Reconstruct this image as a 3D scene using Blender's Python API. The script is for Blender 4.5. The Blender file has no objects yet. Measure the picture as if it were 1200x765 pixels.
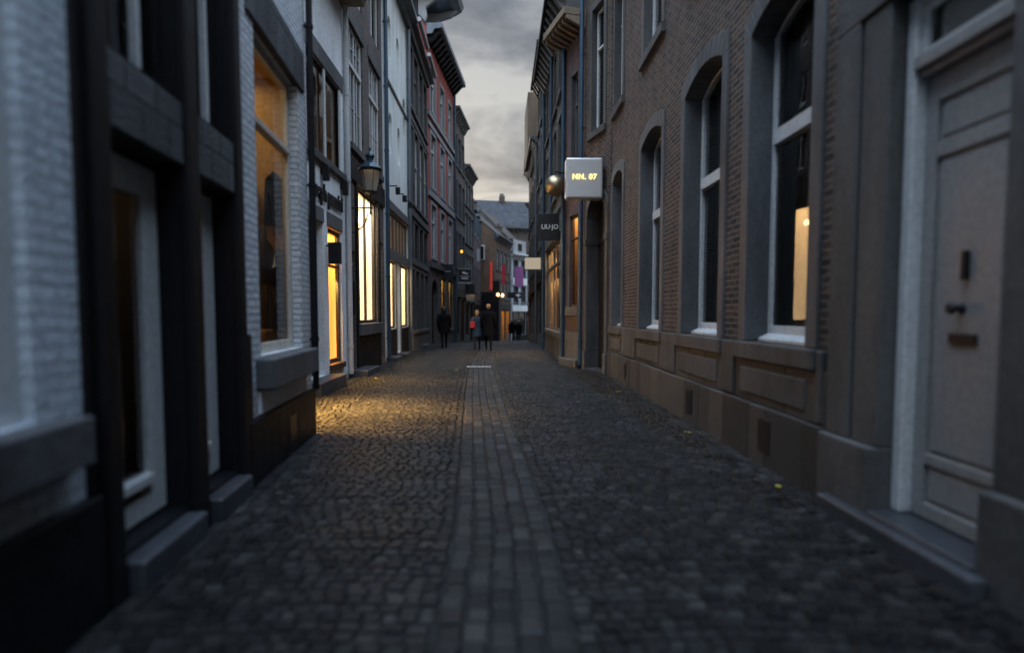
import bpy, math, random
import numpy as np
from mathutils import Vector, Matrix
random.seed(7)
sc = bpy.context.scene
col = sc.collection
PI = math.pi
R = math.radians

# ------------------------------------------------------------------ materials
def nodes(name):
    m = bpy.data.materials.new(name); m.use_nodes = True
    nt = m.node_tree
    b = nt.nodes['Principled BSDF']
    return m, nt, b

def N(nt, t, **kw):
    n = nt.nodes.new(t)
    for k, v in kw.items():
        if k in n.inputs: n.inputs[k].default_value = v
        else: setattr(n, k, v)
    return n

def L(nt, a, b): nt.links.new(a, b)

def c4(c): return (c[0], c[1], c[2], 1.0)

def ramp(nt, fac, stops):
    r = nt.nodes.new('ShaderNodeValToRGB')
    e = r.color_ramp.elements
    while len(e) > 1: e.remove(e[-1])
    e[0].position = stops[0][0]; e[0].color = c4(stops[0][1])
    for p, c in stops[1:]:
        x = e.new(p); x.color = c4(c)
    L(nt, fac, r.inputs['Fac'])
    return r.outputs['Color']

def mixc(nt, fac, a, b, mode='MIX'):
    m = nt.nodes.new('ShaderNodeMix'); m.data_type = 'RGBA'; m.blend_type = mode
    for sock, v in ((m.inputs['Factor'], fac), (m.inputs[6], a), (m.inputs[7], b)):
        if isinstance(v, (int, float)): sock.default_value = v
        elif isinstance(v, tuple): sock.default_value = c4(v)
        else: L(nt, v, sock)
    return m.outputs[2]

def wallvec(nt, warp=0.0):
    """object space -> (along the wall, up) so bricks also turn round the reveals"""
    tc = N(nt, 'ShaderNodeTexCoord')
    s = N(nt, 'ShaderNodeSeparateXYZ'); L(nt, tc.outputs['Object'], s.inputs[0])
    a = N(nt, 'ShaderNodeMath', operation='ADD'); L(nt, s.outputs['X'], a.inputs[0]); L(nt, s.outputs['Y'], a.inputs[1])
    c = N(nt, 'ShaderNodeCombineXYZ'); L(nt, a.outputs[0], c.inputs['X']); L(nt, s.outputs['Z'], c.inputs['Y'])
    if warp:
        n = N(nt, 'ShaderNodeTexNoise', Scale=7.0); L(nt, tc.outputs['Object'], n.inputs['Vector'])
        v = N(nt, 'ShaderNodeVectorMath', operation='SCALE'); v.inputs['Scale'].default_value = warp
        L(nt, n.outputs['Color'], v.inputs[0])
        w = N(nt, 'ShaderNodeVectorMath', operation='ADD'); L(nt, c.outputs[0], w.inputs[0]); L(nt, v.outputs[0], w.inputs[1])
        return w.outputs[0], tc.outputs['Object']
    return c.outputs[0], tc.outputs['Object']

def stained(nt, color, objv, lo=.72, scale=.9, streak=True):
    """broad weathering: soft blotches and vertical rain streaks"""
    mp = N(nt, 'ShaderNodeMapping'); L(nt, objv, mp.inputs[0])
    mp.inputs['Scale'].default_value = (1, 1, .3) if streak else (1, 1, 1)
    n = N(nt, 'ShaderNodeTexNoise', Scale=scale*2, Detail=7.0, Roughness=.62); L(nt, mp.outputs[0], n.inputs['Vector'])
    f = ramp(nt, n.outputs['Fac'], [(.32, (lo,)*3), (.62, (1.08,)*3)])
    n2 = N(nt, 'ShaderNodeTexNoise', Scale=23.0, Detail=5.0); L(nt, objv, n2.inputs['Vector'])
    f2 = ramp(nt, n2.outputs['Fac'], [(.3, (.82,)*3), (.7, (1.1,)*3)])
    return mixc(nt, 1.0, mixc(nt, 1.0, color, f, 'MULTIPLY'), f2, 'MULTIPLY')

def brickmat(name, c1, c2, mortar, bw=.21, rh=.066, ms=.011, bump=.9, rough=.85, warp=.02, dist=.02, lo=.7, offset=.5, msmooth=.25, bias=0.0):
    m, nt, b = nodes(name)
    v, ob = wallvec(nt, warp)
    br = N(nt, 'ShaderNodeTexBrick', Scale=1.0, offset=offset)
    br.inputs['Color1'].default_value = c4(c1); br.inputs['Color2'].default_value = c4(c2); br.inputs['Mortar'].default_value = c4(mortar)
    br.inputs['Mortar Size'].default_value = ms; br.inputs['Mortar Smooth'].default_value = msmooth
    br.inputs['Brick Width'].default_value = bw; br.inputs['Row Height'].default_value = rh; br.inputs['Bias'].default_value = bias
    L(nt, v, br.inputs['Vector'])
    L(nt, stained(nt, br.outputs['Color'], ob, lo), b.inputs['Base Color'])
    b.inputs['Roughness'].default_value = rough
    n = N(nt, 'ShaderNodeTexNoise', Scale=30.0, Detail=6.0); L(nt, ob, n.inputs['Vector'])
    inv = N(nt, 'ShaderNodeMath', operation='MULTIPLY_ADD'); L(nt, br.outputs['Fac'], inv.inputs[0]); inv.inputs[1].default_value = -2.2
    L(nt, n.outputs['Fac'], inv.inputs[2])
    bp = N(nt, 'ShaderNodeBump', Strength=bump, Distance=dist); L(nt, inv.outputs[0], bp.inputs['Height'])
    L(nt, bp.outputs[0], b.inputs['Normal'])
    return m

def plain(name, c, rough=.7, bump=.25, bscale=18., dist=.01, lo=.75, metallic=0., streak=True, spec=.5):
    m, nt, b = nodes(name)
    tc = N(nt, 'ShaderNodeTexCoord')
    rgb = N(nt, 'ShaderNodeRGB'); rgb.outputs[0].default_value = c4(c)
    L(nt, stained(nt, rgb.outputs[0], tc.outputs['Object'], lo, streak=streak), b.inputs['Base Color'])
    b.inputs['Metallic'].default_value = metallic
    b.inputs['Specular IOR Level'].default_value = spec
    n = N(nt, 'ShaderNodeTexNoise', Scale=bscale, Detail=8.0, Roughness=.6); L(nt, tc.outputs['Object'], n.inputs['Vector'])
    rr = N(nt, 'ShaderNodeMapRange'); L(nt, n.outputs['Fac'], rr.inputs['Value'])
    rr.inputs['To Min'].default_value = max(.02, rough-.15); rr.inputs['To Max'].default_value = min(1., rough+.15)
    L(nt, rr.outputs[0], b.inputs['Roughness'])
    if bump:
        bp = N(nt, 'ShaderNodeBump', Strength=bump, Distance=dist); L(nt, n.outputs['Fac'], bp.inputs['Height'])
        L(nt, bp.outputs[0], b.inputs['Normal'])
    return m

def emis(name, c, s):
    m = bpy.data.materials.new(name); m.use_nodes = True; nt = m.node_tree; nt.nodes.clear()
    o = N(nt, 'ShaderNodeOutputMaterial'); e = N(nt, 'ShaderNodeEmission', Strength=s); e.inputs['Color'].default_value = c4(c)
    L(nt, e.outputs[0], o.inputs[0]); return m

def glassmat(name, tint=(1, 1, 1), ior=2.0, wav=.004):
    m = bpy.data.materials.new(name); m.use_nodes = True; nt = m.node_tree; nt.nodes.clear()
    o = N(nt, 'ShaderNodeOutputMaterial')
    t = N(nt, 'ShaderNodeBsdfTransparent'); t.inputs[0].default_value = c4(tint)
    g = N(nt, 'ShaderNodeBsdfGlossy', Roughness=.02)
    tc = N(nt, 'ShaderNodeTexCoord')
    n = N(nt, 'ShaderNodeTexNoise', Scale=1.6, Detail=2.0); L(nt, tc.outputs['Object'], n.inputs['Vector'])
    bp = N(nt, 'ShaderNodeBump', Strength=.12, Distance=wav*6); L(nt, n.outputs['Fac'], bp.inputs['Height'])
    L(nt, bp.outputs[0], g.inputs['Normal'])
    fr = N(nt, 'ShaderNodeFresnel', IOR=ior)
    mx = N(nt, 'ShaderNodeMixShader'); L(nt, fr.outputs[0], mx.inputs[0]); L(nt, t.outputs[0], mx.inputs[1]); L(nt, g.outputs[0], mx.inputs[2])
    L(nt, mx.outputs[0], o.inputs[0]); return m

def satin(name, c, rough, metallic):
    m, nt, b = nodes(name); b.inputs['Base Color'].default_value = c4(c); b.inputs['Metallic'].default_value = metallic
    tc = N(nt, 'ShaderNodeTexCoord'); n = N(nt, 'ShaderNodeTexNoise', Scale=3.0, Detail=4.0); L(nt, tc.outputs['Object'], n.inputs['Vector'])
    rr = N(nt, 'ShaderNodeMapRange'); L(nt, n.outputs['Fac'], rr.inputs['Value']); rr.inputs['To Min'].default_value = rough*.7; rr.inputs['To Max'].default_value = rough*1.3
    L(nt, rr.outputs[0], b.inputs['Roughness']); bp = N(nt, 'ShaderNodeBump', Strength=.12, Distance=.02); L(nt, n.outputs['Fac'], bp.inputs['Height']); L(nt, bp.outputs[0], b.inputs['Normal'])
    return m

def backlit(name, c, s):
    """a light-box display wall: cream board that also gives off light"""
    m, nt, b = nodes(name); b.inputs['Base Color'].default_value = c4(c); b.inputs['Roughness'].default_value = .7
    b.inputs['Emission Color'].default_value = c4(c); b.inputs['Emission Strength'].default_value = s
    return m

M = {}
M['backlit_cream'] = backlit('backlit_cream', (.95, .76, .50), .72)
M['backlit_amber'] = backlit('backlit_amber', (.95, .52, .13), .45)
M['white_brick'] = brickmat('white_brick', (.80, .83, .86), (.68, .71, .74), (.44, .47, .51), bw=.21, rh=.068, ms=.011, bump=1.0, dist=.018, warp=.025, lo=.8, rough=.6)
M['pale_brick'] = brickmat('pale_brick', (.70, .775, .85), (.60, .665, .73), (.46, .52, .58), bw=.21, rh=.068, ms=.010, bump=.8, dist=.016, warp=.025, lo=.8, rough=.6)
M['white_render'] = plain('white_render', (.80, .82, .83), .85, .9, 9., .03, .84)
M['old_white_render'] = plain('old_white_render', (.80, .82, .78), .85, .5, 6., .02, .78)
M['brown_brick'] = brickmat('brown_brick', (.105, .060, .039), (.016, .012, .010), (.18, .152, .13), bw=.215, rh=.070, ms=.010, bump=1.0, dist=.02, warp=.022, lo=.65, bias=-.1)
M['dark_brick'] = brickmat('dark_brick', (.15, .105, .085), (.075, .058, .05), (.20, .18, .165), bw=.21, rh=.066, warp=.02, lo=.6)
M['red_brick'] = brickmat('red_brick', (.42, .075, .058), (.34, .062, .05), (.30, .08, .065), lo=.75, warp=.015, bump=.5)
M['plum_brick'] = brickmat('plum_brick', (.13, .07, .075), (.09, .055, .06), (.17, .13, .12), lo=.7)
M['orange_brick'] = brickmat('orange_brick', (.20, .10, .05), (.12, .065, .04), (.2, .16, .12), lo=.6)
M['limestone'] = plain('limestone', (.088, .086, .084), .62, .6, 9., .016, .45)
M['blue_stone'] = plain('blue_stone', (.102, .107, .114), .55, .6, 10., .014, .48)
M['ashlar'] = brickmat('ashlar', (.115, .104, .092), (.014, .0145, .016), (.02, .018, .017), bw=.47, rh=.98, ms=.008, bump=.7, warp=.012, dist=.02, lo=.6, rough=.65, msmooth=.1)
M['ashlar_grey'] = brickmat('ashlar_grey', (.115, .112, .105), (.075, .075, .073), (.07, .068, .065), bw=.7, rh=.38, ms=.008, bump=.6, warp=.01, lo=.62)
M['black_paint'] = plain('black_paint', (.007, .0075, .010), .5, .45, 10., .012, .7, spec=.25)
M['tarred_plinth'] = plain('tarred_plinth', (.006, .0065, .009), .55, .8, 5., .03, .6, spec=.25)
M['black_timber'] = plain('black_timber', (.009, .0085, .010), .5, .5, 8., .012, .6, spec=.25)
M['grey_lintel'] = brickmat('grey_lintel', (.11, .113, .118), (.05, .05, .054), (.02, .02, .02), bw=.33, rh=.9, ms=.01, bump=.7, warp=.02, lo=.6)
M['white_wood'] = plain('white_wood', (.60, .62, .62), .42, .12, 20., .004, .86)
M['cream_wood'] = plain('cream_wood', (.58, .54, .46), .45, .12, 20., .004, .86)
M['door_paint'] = plain('door_paint', (.29, .286, .28), .38, .12, 12., .004, .88)
M['dark_wood'] = plain('dark_wood', (.016, .014, .013), .45, .3, 14., .008, .7)
M['brown_wood'] = plain('brown_wood', (.07, .035, .022), .45, .3, 14., .008, .7)
M['grey_wood'] = plain('grey_wood', (.12, .125, .125), .5, .3, 14., .008, .7)
M['tan_wood'] = plain('tan_wood', (.24, .18, .12), .6, .3, 14., .008, .7)
M['oriel_boards'] = plain('oriel_boards', (.17, .115, .065), .7, .3, 14., .008, .6)
M['pale_stone'] = plain('pale_stone', (.26, .265, .27), .65, .4, 14., .012, .7)
M['slate'] = brickmat('slate', (.06, .066, .076), (.03, .033, .04), (.025, .026, .03), bw=.25, rh=.2, ms=.012, lo=.6, rough=.85)
M['brown_tiles'] = brickmat('brown_tiles', (.10, .07, .055), (.06, .045, .038), (.03, .025, .02), bw=.22, rh=.2, ms=.014, lo=.6, rough=.7)
M['zinc_blue'] = plain('zinc_blue', (.055, .10, .15), .4, .15, 8., .004, .75, .5)
M['zinc_grey'] = plain('zinc_grey', (.17, .20, .23), .42, .15, 8., .004, .75, .6)
M['white_pipe'] = plain('white_pipe', (.52, .54, .54), .4, .15, 8., .004, .75)
M['iron'] = plain('iron', (.014, .015, .017), .4, .2, 20., .004, .7, .3)
M['lamp_green'] = plain('lamp_green', (.02, .05, .065), .3, .15, 16., .004, .8, .3)
M['step_stone'] = plain('step_stone', (.05, .056, .066), .38, .5, 10., .012, .6)
M['glass'] = glassmat('glass')
M['lamp_glass'] = glassmat('lamp_glass', (.9, .9, .88), 1.45)
_nt = M['lamp_glass'].node_tree; _o = [n for n in _nt.nodes if n.type == 'OUTPUT_MATERIAL'][0]; _src = _o.inputs[0].links[0].from_socket
_tr = N(_nt, 'ShaderNodeBsdfTranslucent'); _tr.inputs[0].default_value = (.85, .85, .82, 1); _df = N(_nt, 'ShaderNodeBsdfDiffuse'); _df.inputs[0].default_value = (.8, .8, .8, 1)
_m1 = N(_nt, 'ShaderNodeMixShader'); L(_nt, _tr.outputs[0], _m1.inputs[1]); L(_nt, _df.outputs[0], _m1.inputs[2])
_m2 = N(_nt, 'ShaderNodeMixShader'); _m2.inputs[0].default_value = .32; L(_nt, _src, _m2.inputs[1]); L(_nt, _m1.outputs[0], _m2.inputs[2]); L(_nt, _m2.outputs[0], _o.inputs[0])
M['room_dark'] = plain('room_dark', (.03, .028, .026), .9, 0, lo=.8)
M['room_cream'] = plain('room_cream', (.72, .60, .40), .8, .1, 4., .01, .8)
M['room_ochre'] = plain('room_ochre', (.62, .40, .16), .8, .1, 4., .01, .7)
M['room_white'] = plain('room_white', (.8, .76, .68), .8, .1, 4., .01, .85)
M['curtain'] = plain('curtain', (.30, .19, .09), .9, .5, 12., .02, .6)
M['lamp_warm'] = emis('lamp_warm', (1, .66, .28), 26)
M['lamp_small'] = emis('lamp_small', (1, .55, .18), 6)
M['sign_letters'] = emis('sign_letters', (1, .80, .25), 1.5)
M['neon_red'] = emis('neon_red', (1, .10, .09), .2)
M['sign_cream_lit'] = emis('sign_cream_lit', (.9, .78, .58), .28)
M['brass'] = satin('brass', (.40, .32, .20), .38, 1.)
M['steel'] = satin('steel', (.66, .65, .63), .30, .35)
M['sign_black'] = plain('sign_black', (.010, .012, .016), .32, .05, 10., .003, .85)
M['sign_white'] = plain('sign_white', (.78, .78, .76), .5, .05, 10., .003, .9)
M['sign_grey'] = plain('sign_grey', (.35, .36, .37), .5, .05, 10., .003, .9)
M['purple_cloth'] = plain('purple_cloth', (.28, .10, .25), .9, .3, 6., .02, .85)
M['red_cloth'] = plain('red_cloth', (.40, .02, .03), .9, .3, 6., .02, .85)
M['skin'] = plain('skin', (.46, .27, .19), .6, .1, 30., .003, .9)
M['blond_hair'] = plain('blond_hair', (.36, .22, .11), .6, .5, 40., .01, .8)
M['dark_hair'] = plain('dark_hair', (.02, .015, .012), .5, .5, 40., .01, .8)
M['cloth_black'] = plain('cloth_black', (.005, .005, .006), .9, .4, 14., .01, .7, spec=.1)
M['cloth_navy'] = plain('cloth_navy', (.005, .006, .010), .9, .4, 14., .01, .7, spec=.1)
M['cloth_blue'] = plain('cloth_blue', (.016, .045, .085), .9, .4, 14., .01, .7)
M['denim'] = plain('denim', (.01, .014, .026), .9, .4, 14., .01, .7)
M['bag_red'] = plain('bag_red', (.36, .02, .03), .6, .3, 14., .01, .8)
M['leaf'] = plain('leaf', (.36, .29, .04), .7, .3, 30., .005, .8)
M['bed'] = plain('bed', (.012, .0118, .0115), .95, .8, 14., .02, .6, streak=False)
M['grey_curtain'] = plain('grey_curtain', (.30, .30, .31), .9, .3, 12., .02, .7)
M['mannequin'] = plain('mannequin', (.03, .03, .035), .6, .2, 8., .01, .8)

def settmat(name, stops):
    m, nt, b = nodes(name)
    g = N(nt, 'ShaderNodeNewGeometry'); tc = N(nt, 'ShaderNodeTexCoord')
    base = ramp(nt, g.outputs['Random Per Island'], stops)
    n = N(nt, 'ShaderNodeTexNoise', Scale=38.0, Detail=8.0, Roughness=.65); L(nt, tc.outputs['Object'], n.inputs['Vector'])
    f = ramp(nt, n.outputs['Fac'], [(.3, (.62,)*3), (.7, (1.25,)*3)])
    n2 = N(nt, 'ShaderNodeTexNoise', Scale=.55, Detail=5.0); L(nt, tc.outputs['Object'], n2.inputs['Vector'])
    f2 = ramp(nt, n2.outputs['Fac'], [(.3, (.74,)*3), (.68, (1.12,)*3)])
    L(nt, mixc(nt, 1., mixc(nt, 1., base, f, 'MULTIPLY'), f2, 'MULTIPLY'), b.inputs['Base Color'])
    rr = N(nt, 'ShaderNodeMapRange'); L(nt, n2.outputs['Fac'], rr.inputs['Value'])
    rr.inputs['From Min'].default_value = .3; rr.inputs['From Max'].default_value = .7
    b.inputs['Specular IOR Level'].default_value = .22; rr.inputs['To Min'].default_value = .34; rr.inputs['To Max'].default_value = .56
    L(nt, rr.outputs[0], b.inputs['Roughness'])
    bp = N(nt, 'ShaderNodeBump', Strength=.55, Distance=.008); L(nt, n.outputs['Fac'], bp.inputs['Height']); L(nt, bp.outputs[0], b.inputs['Normal'])
    return m
M['stone_blocks'] = settmat('stone_blocks', [(0, (.026, .0265, .028)), (.3, (.052, .051, .050)), (.6, (.078, .073, .067)), (1, (.115, .101, .084))])
for n_ in M['stone_blocks'].node_tree.nodes:
    if n_.type == 'MAP_RANGE': n_.inputs['To Min'].default_value = .5; n_.inputs['To Max'].default_value = .75
    if n_.type == 'BSDF_PRINCIPLED': n_.inputs['Specular IOR Level'].default_value = .4
M['setts'] = settmat('setts', [(0, (.006, .0061, .007)), (.35, (.013, .013, .0138)), (.7, (.024, .0236, .0236)), (.92, (.033, .0322, .0324)), (1, (.052, .0505, .049))])
M['setts_strip'] = settmat('setts_strip', [(0, (.006, .0061, .007)), (.5, (.017, .0168, .017)), (.85, (.028, .0274, .027)), (1, (.048, .046, .044))])

# ------------------------------------------------------------------ mesh building
class MB:
    def __init__(s): s.v = []; s.f = []
    def quad(s, *p):
        i = len(s.v); s.v += [tuple(q) for q in p]; s.f.append(tuple(range(i, i+len(p))))
    def box(s, x0, x1, y0, y1, z0, z1):
        i = len(s.v)
        s.v += [(x, y, z) for z in (z0, z1) for x, y in ((x0, y0), (x1, y0), (x1, y1), (x0, y1))]
        s.f += [tuple(i+k for k in q) for q in ((3, 2, 1, 0), (4, 5, 6, 7), (0, 1, 5, 4), (1, 2, 6, 5), (2, 3, 7, 6), (3, 0, 4, 7))]
        return s
    def prism(s, poly, y0, y1):
        """poly of (x, z), extruded along y"""
        i = len(s.v); n = len(poly)
        s.v += [(x, y0, z) for x, z in poly] + [(x, y1, z) for x, z in poly]
        s.f.append(tuple(range(i, i+n))); s.f.append(tuple(range(i+2*n-1, i+n-1, -1)))
        for k in range(n):
            k2 = (k+1) % n; s.f.append((i+k2, i+k, i+n+k, i+n+k2))
        return s
    def prismx(s, poly, x0, x1):
        """poly of (y, z), extruded along x"""
        i = len(s.v); n = len(poly)
        s.v += [(x0, y, z) for y, z in poly] + [(x1, y, z) for y, z in poly]
        s.f.append(tuple(range(i+n-1, i-1, -1))); s.f.append(tuple(range(i+n, i+2*n)))
        for k in range(n):
            k2 = (k+1) % n; s.f.append((i+k, i+k2, i+n+k2, i+n+k))
        return s
    def tube(s, pts, r, n=10):
        pts = [Vector(p) for p in pts]; rings = []
        rs = r if isinstance(r, (list, tuple)) else [r]*len(pts)
        for k, p in enumerate(pts):
            d = (pts[min(k+1, len(pts)-1)]-pts[max(k-1, 0)]).normalized()
            u = d.orthogonal().normalized() if k == 0 else (u - d*u.dot(d)).normalized()
            w = d.cross(u); i = len(s.v); rings.append(i)
            s.v += [tuple(p+(u*math.cos(2*PI*a/n)+w*math.sin(2*PI*a/n))*rs[k]) for a in range(n)]
        for a, b in zip(rings, rings[1:]):
            for k in range(n): s.f.append((a+k, a+(k+1) % n, b+(k+1) % n, b+k))
        s.f.append(tuple(rings[0]+k for k in range(n-1, -1, -1))); s.f.append(tuple(rings[-1]+k for k in range(n)))
        return s
    def lathe(s, prof, c=(0, 0, 0), n=16, sx=1, sy=1):
        rings = []
        for r, z in prof:
            i = len(s.v); rings.append(i)
            s.v += [(c[0]+sx*r*math.cos(2*PI*a/n), c[1]+sy*r*math.sin(2*PI*a/n), c[2]+z) for a in range(n)]
        for a, b in zip(rings, rings[1:]):
            for k in range(n): s.f.append((a+k, a+(k+1) % n, b+(k+1) % n, b+k))
        s.f.append(tuple(rings[0]+k for k in range(n-1, -1, -1))); s.f.append(tuple(rings[-1]+k for k in range(n)))
        return s
    def build(s, name, mat, parent=None, bevel=0, smooth=False, label=None):
        me = bpy.data.meshes.new(name); me.from_pydata(s.v, [], s.f); me.update()
        me.materials.append(M[mat] if isinstance(mat, str) else mat)
        if smooth: me.polygons.foreach_set('use_smooth', [True]*len(me.polygons))
        o = bpy.data.objects.new(name, me); col.objects.link(o)
        if parent: o.parent = parent
        if label: o['label'] = label
        if bevel:
            b = o.modifiers.new('bevel', 'BEVEL'); b.width = bevel; b.segments = 2; b.limit_method = 'ANGLE'; b.angle_limit = R(40)
        return o

def tag(o, label=None, cat=None, group=None, kind=None):
    for k, v in (('label', label), ('category', cat), ('group', group), ('kind', kind)):
        if v: o[k] = v
    return o

def empty(name, loc, rz=0, **kw):
    o = bpy.data.objects.new(name, None); o.empty_display_size = .2
    col.objects.link(o); o.location = loc; o.rotation_euler = (0, 0, rz)
    return tag(o, **kw)

def text_mb(body, size, depth, parent, mat, loc, rot, name='lettering', align='CENTER', extend=1.0, bold=0.0, space=1.0):
    cu = bpy.data.curves.new(name, 'FONT'); cu.body = body; cu.size = size; cu.extrude = depth/2; cu.align_x = align; cu.align_y = 'CENTER'; cu.offset = bold; cu.space_character = space
    tmp = bpy.data.objects.new('tmp', cu); col.objects.link(tmp)
    dg = bpy.context.evaluated_depsgraph_get(); dg.update()
    me = bpy.data.meshes.new_from_object(tmp.evaluated_get(dg))
    bpy.data.objects.remove(tmp); bpy.data.curves.remove(cu)
    me.materials.clear(); me.materials.append(M[mat])
    o = bpy.data.objects.new(name, me); col.objects.link(o); o.parent = parent
    o.location = loc; o.rotation_euler = rot; o.scale = (extend, 1, 1)
    return o

def area(parent, loc, rot, sx, sy, power, color=(1, .66, .30)):
    l = bpy.data.lights.new('lamp_light', 'AREA'); l.shape = 'RECTANGLE'; l.size = sx; l.size_y = sy; l.energy = power; l.color = color
    o = bpy.data.objects.new('lamp_light', l); col.objects.link(o); o.parent = parent; o.location = loc; o.rotation_euler = rot
    return o

def arc(x0, x1, zs, rise, n=10):
    """points of a segmental arch from (x0, zs) over the crown to (x1, zs)"""
    if rise <= 0: return [(x0, zs), (x1, zs)]
    w = (x1-x0)/2; rad = (w*w+rise*rise)/(2*rise); cx = (x0+x1)/2; cz = zs+rise-rad
    a0 = math.atan2(zs-cz, x0-cx); a1 = math.atan2(zs-cz, x1-cx)
    return [(cx+rad*math.cos(a0+(a1-a0)*k/n), cz+rad*math.sin(a0+(a1-a0)*k/n)) for k in range(n+1)]

GZ = lambda Y: 0. if Y < 26 else (-.12*((Y-26)/6)**2 if Y < 32 else -.04*(Y-29))

class House:
    """facade in the local plane y=0; x runs to the viewer's right, y goes into the house"""
    def __init__(s, name, label, A, B, H, wall, base=0., depth=6., roof=None, rise=2.6, cat='house', overhang=.0):
        s.A, s.B, s.H = A, B, H
        d = Vector((B[0]-A[0], B[1]-A[1])); s.len = d.length
        s.o = empty(name, (A[0], A[1], 0), math.atan2(d.y, d.x), label=label, cat=cat)
        s.wallmat = wall; s.base = base; s.depth = depth; s.ops = []; s.roofmat = roof; s.rise = rise; s.niches = []; s.overhang = overhang
    def opening(s, x0, x1, z0, z1, d=.18, rise=0.):
        s.ops.append((x0, x1, z0, z1, d, rise))
    def finish(s, zlow=None):
        mb = MB(); Ln, H = s.len, s.H; e = .003; z0 = s.base-.6
        xs = sorted({e, Ln-e} | {o[0] for o in s.ops} | {o[1] for o in s.ops}); xs = [x for x in xs if e <= x <= Ln-e]
        zs = sorted({z0, H} | {o[2] for o in s.ops} | {o[3] for o in s.ops}); zs = [z for z in zs if z0 <= z <= H]
        for a, b in zip(xs, xs[1:]):
            for c, d in zip(zs, zs[1:]):
                mx, mz = (a+b)/2, (c+d)/2
                if any(o[0] < mx < o[1] and o[2] < mz < o[3] for o in s.ops): continue
                mb.quad((a, 0, c), (b, 0, c), (b, 0, d), (a, 0, d))
        for (x0, x1, a, b, d, rise) in s.ops:
            sp = b-rise
            mb.quad((x0, 0, a), (x0, d, a), (x0, d, sp), (x0, 0, sp))
            mb.quad((x1, 0, a), (x1, 0, sp), (x1, d, sp), (x1, d, a))
            mb.quad((x0, 0, a), (x1, 0, a), (x1, d, a), (x0, d, a))
            pts = arc(x0, x1, sp, rise)
            for p, q in zip(pts, pts[1:]):
                mb.quad((p[0], 0, p[1]), (p[0], d, p[1]), (q[0], d, q[1]), (q[0], 0, q[1]))
                if rise > 0: mb.quad((p[0], 0, p[1]), (q[0], 0, q[1]), (q[0], 0, b), (p[0], 0, b))
        D = s.depth
        mb.quad((e, 0, z0), (e, 0, H), (e, D, H), (e, D, z0))
        mb.quad((Ln-e, 0, z0), (Ln-e, D, z0), (Ln-e, D, H), (Ln-e, 0, H))
        mb.quad((e, D, z0), (e, D, H), (Ln-e, D, H), (Ln-e, D, z0))
        mb.quad((e, 0, H), (Ln-e, 0, H), (Ln-e, D, H), (e, D, H))
        s.wall = mb.build('wall', s.wallmat, s.o)
        if s.roofmat:
            r = s.rise; oh = s.overhang
            w = MB(); w.prismx([(.02, H), (D/2, H+r-.02), (D-.02, H)], e, Ln-e); w.build('gable', s.wallmat, s.o)
            rb = MB()
            k = r/(D/2); t = .12
            rb.prismx([(-oh, H-oh*k+.004), (D/2, H+r+.004), (D+oh, H-oh*k+.004), (D+oh, H-oh*k+t), (D/2, H+r+t), (-oh, H-oh*k+t)], -.02, Ln+.02)
            s.roof = rb.build('roof', s.roofmat, s.o)
    def surround(s, x0, x1, z0, z1, w, d, mat, rise=0., proud=.025, sill=.14, sillout=.06, lintel=None, name='window_surround'):
        mb = MB(); sp = z1-rise; lw = lintel or w; g = .004
        # jambs, then an arched or flat head, then the sill; butted end to end
        mb.box(x0-w, x0+g, -proud, d, z0+g, sp); mb.box(x1-g, x1+w, -proud, d, z0+g, sp)
        inner = arc(x0+g, x1-g, sp, rise, 10); outer = arc(x0-w, x1+w, sp+lw, rise, 10)
        if rise > 0:
            for (p, q), (P, Q) in zip(zip(inner, inner[1:]), zip(outer, outer[1:])):
                mb.prism([p, q, Q, P], -proud, d)
            mb.prism([(x0-w, sp), inner[0], outer[0]], -proud, d); mb.prism([inner[-1], (x1+w, sp), outer[-1]], -proud, d)
        else:
            mb.box(x0-w, x1+w, -proud, d, sp-g, sp+lw)
        o = mb.build(name, mat, s.o, bevel=.008)
        if sill:
            b = MB(); b.prismx([(-sillout-proud, z0-sill), (d, z0-sill), (d, z0+g), (-sillout-proud, z0-.02)], x0-w-.02, x1+w+.02)
            b.build('sill', mat, s.o, bevel=.008)
        return o
    def window(s, x0, x1, z0, z1, y, mat='white_wood', fw=.07, mull=(), trans=(), rise=0., bar=.05, glaz=(), thick=.07, glass='glass', name='window', tbar=None, label=None, bottom=None, yaw=0.):
        mb = MB(); sp = z1-rise; bt = bottom or fw
        mb.box(x0, x0+fw, y, y+thick, z0, sp); mb.box(x1-fw, x1, y, y+thick, z0, sp)
        mb.box(x0+fw, x1-fw, y+.002, y+thick-.002, z0, z0+bt)
        if rise > 0:
            inn = arc(x0+fw, x1-fw, sp, max(rise-fw*.4, .02), 8); out = arc(x0, x1, sp, rise, 8)
            for (p, q), (P, Q) in zip(zip(inn, inn[1:]), zip(out, out[1:])): mb.prism([p, q, Q, P], y+.002, y+thick-.002)
        else: mb.box(x0+fw, x1-fw, y+.002, y+thick-.002, z1-fw, z1)
        for m in mull: mb.box(m-bar/2, m+bar/2, y+.004, y+thick-.004, z0+bt, sp-(0 if rise else fw))
        for t in trans:
            tb = tbar or bar
            mb.box(x0+fw, x1-fw, y-.03, y+thick-.006, t-tb/2, t+tb/2)
        for (gx, gz) in glaz:
            if gx is not None: mb.box(gx-.012, gx+.012, y+.015, y+thick-.02, z0+bt, z1-fw-rise)
            if gz is not None: mb.box(x0+fw, x1-fw, y+.017, y+thick-.022, gz-.012, gz+.012)
        f = mb.build(name, mat, s.o, bevel=.006 if fw > .05 else 0, label=label)
        g = MB(); yy = y+thick*.6
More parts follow.
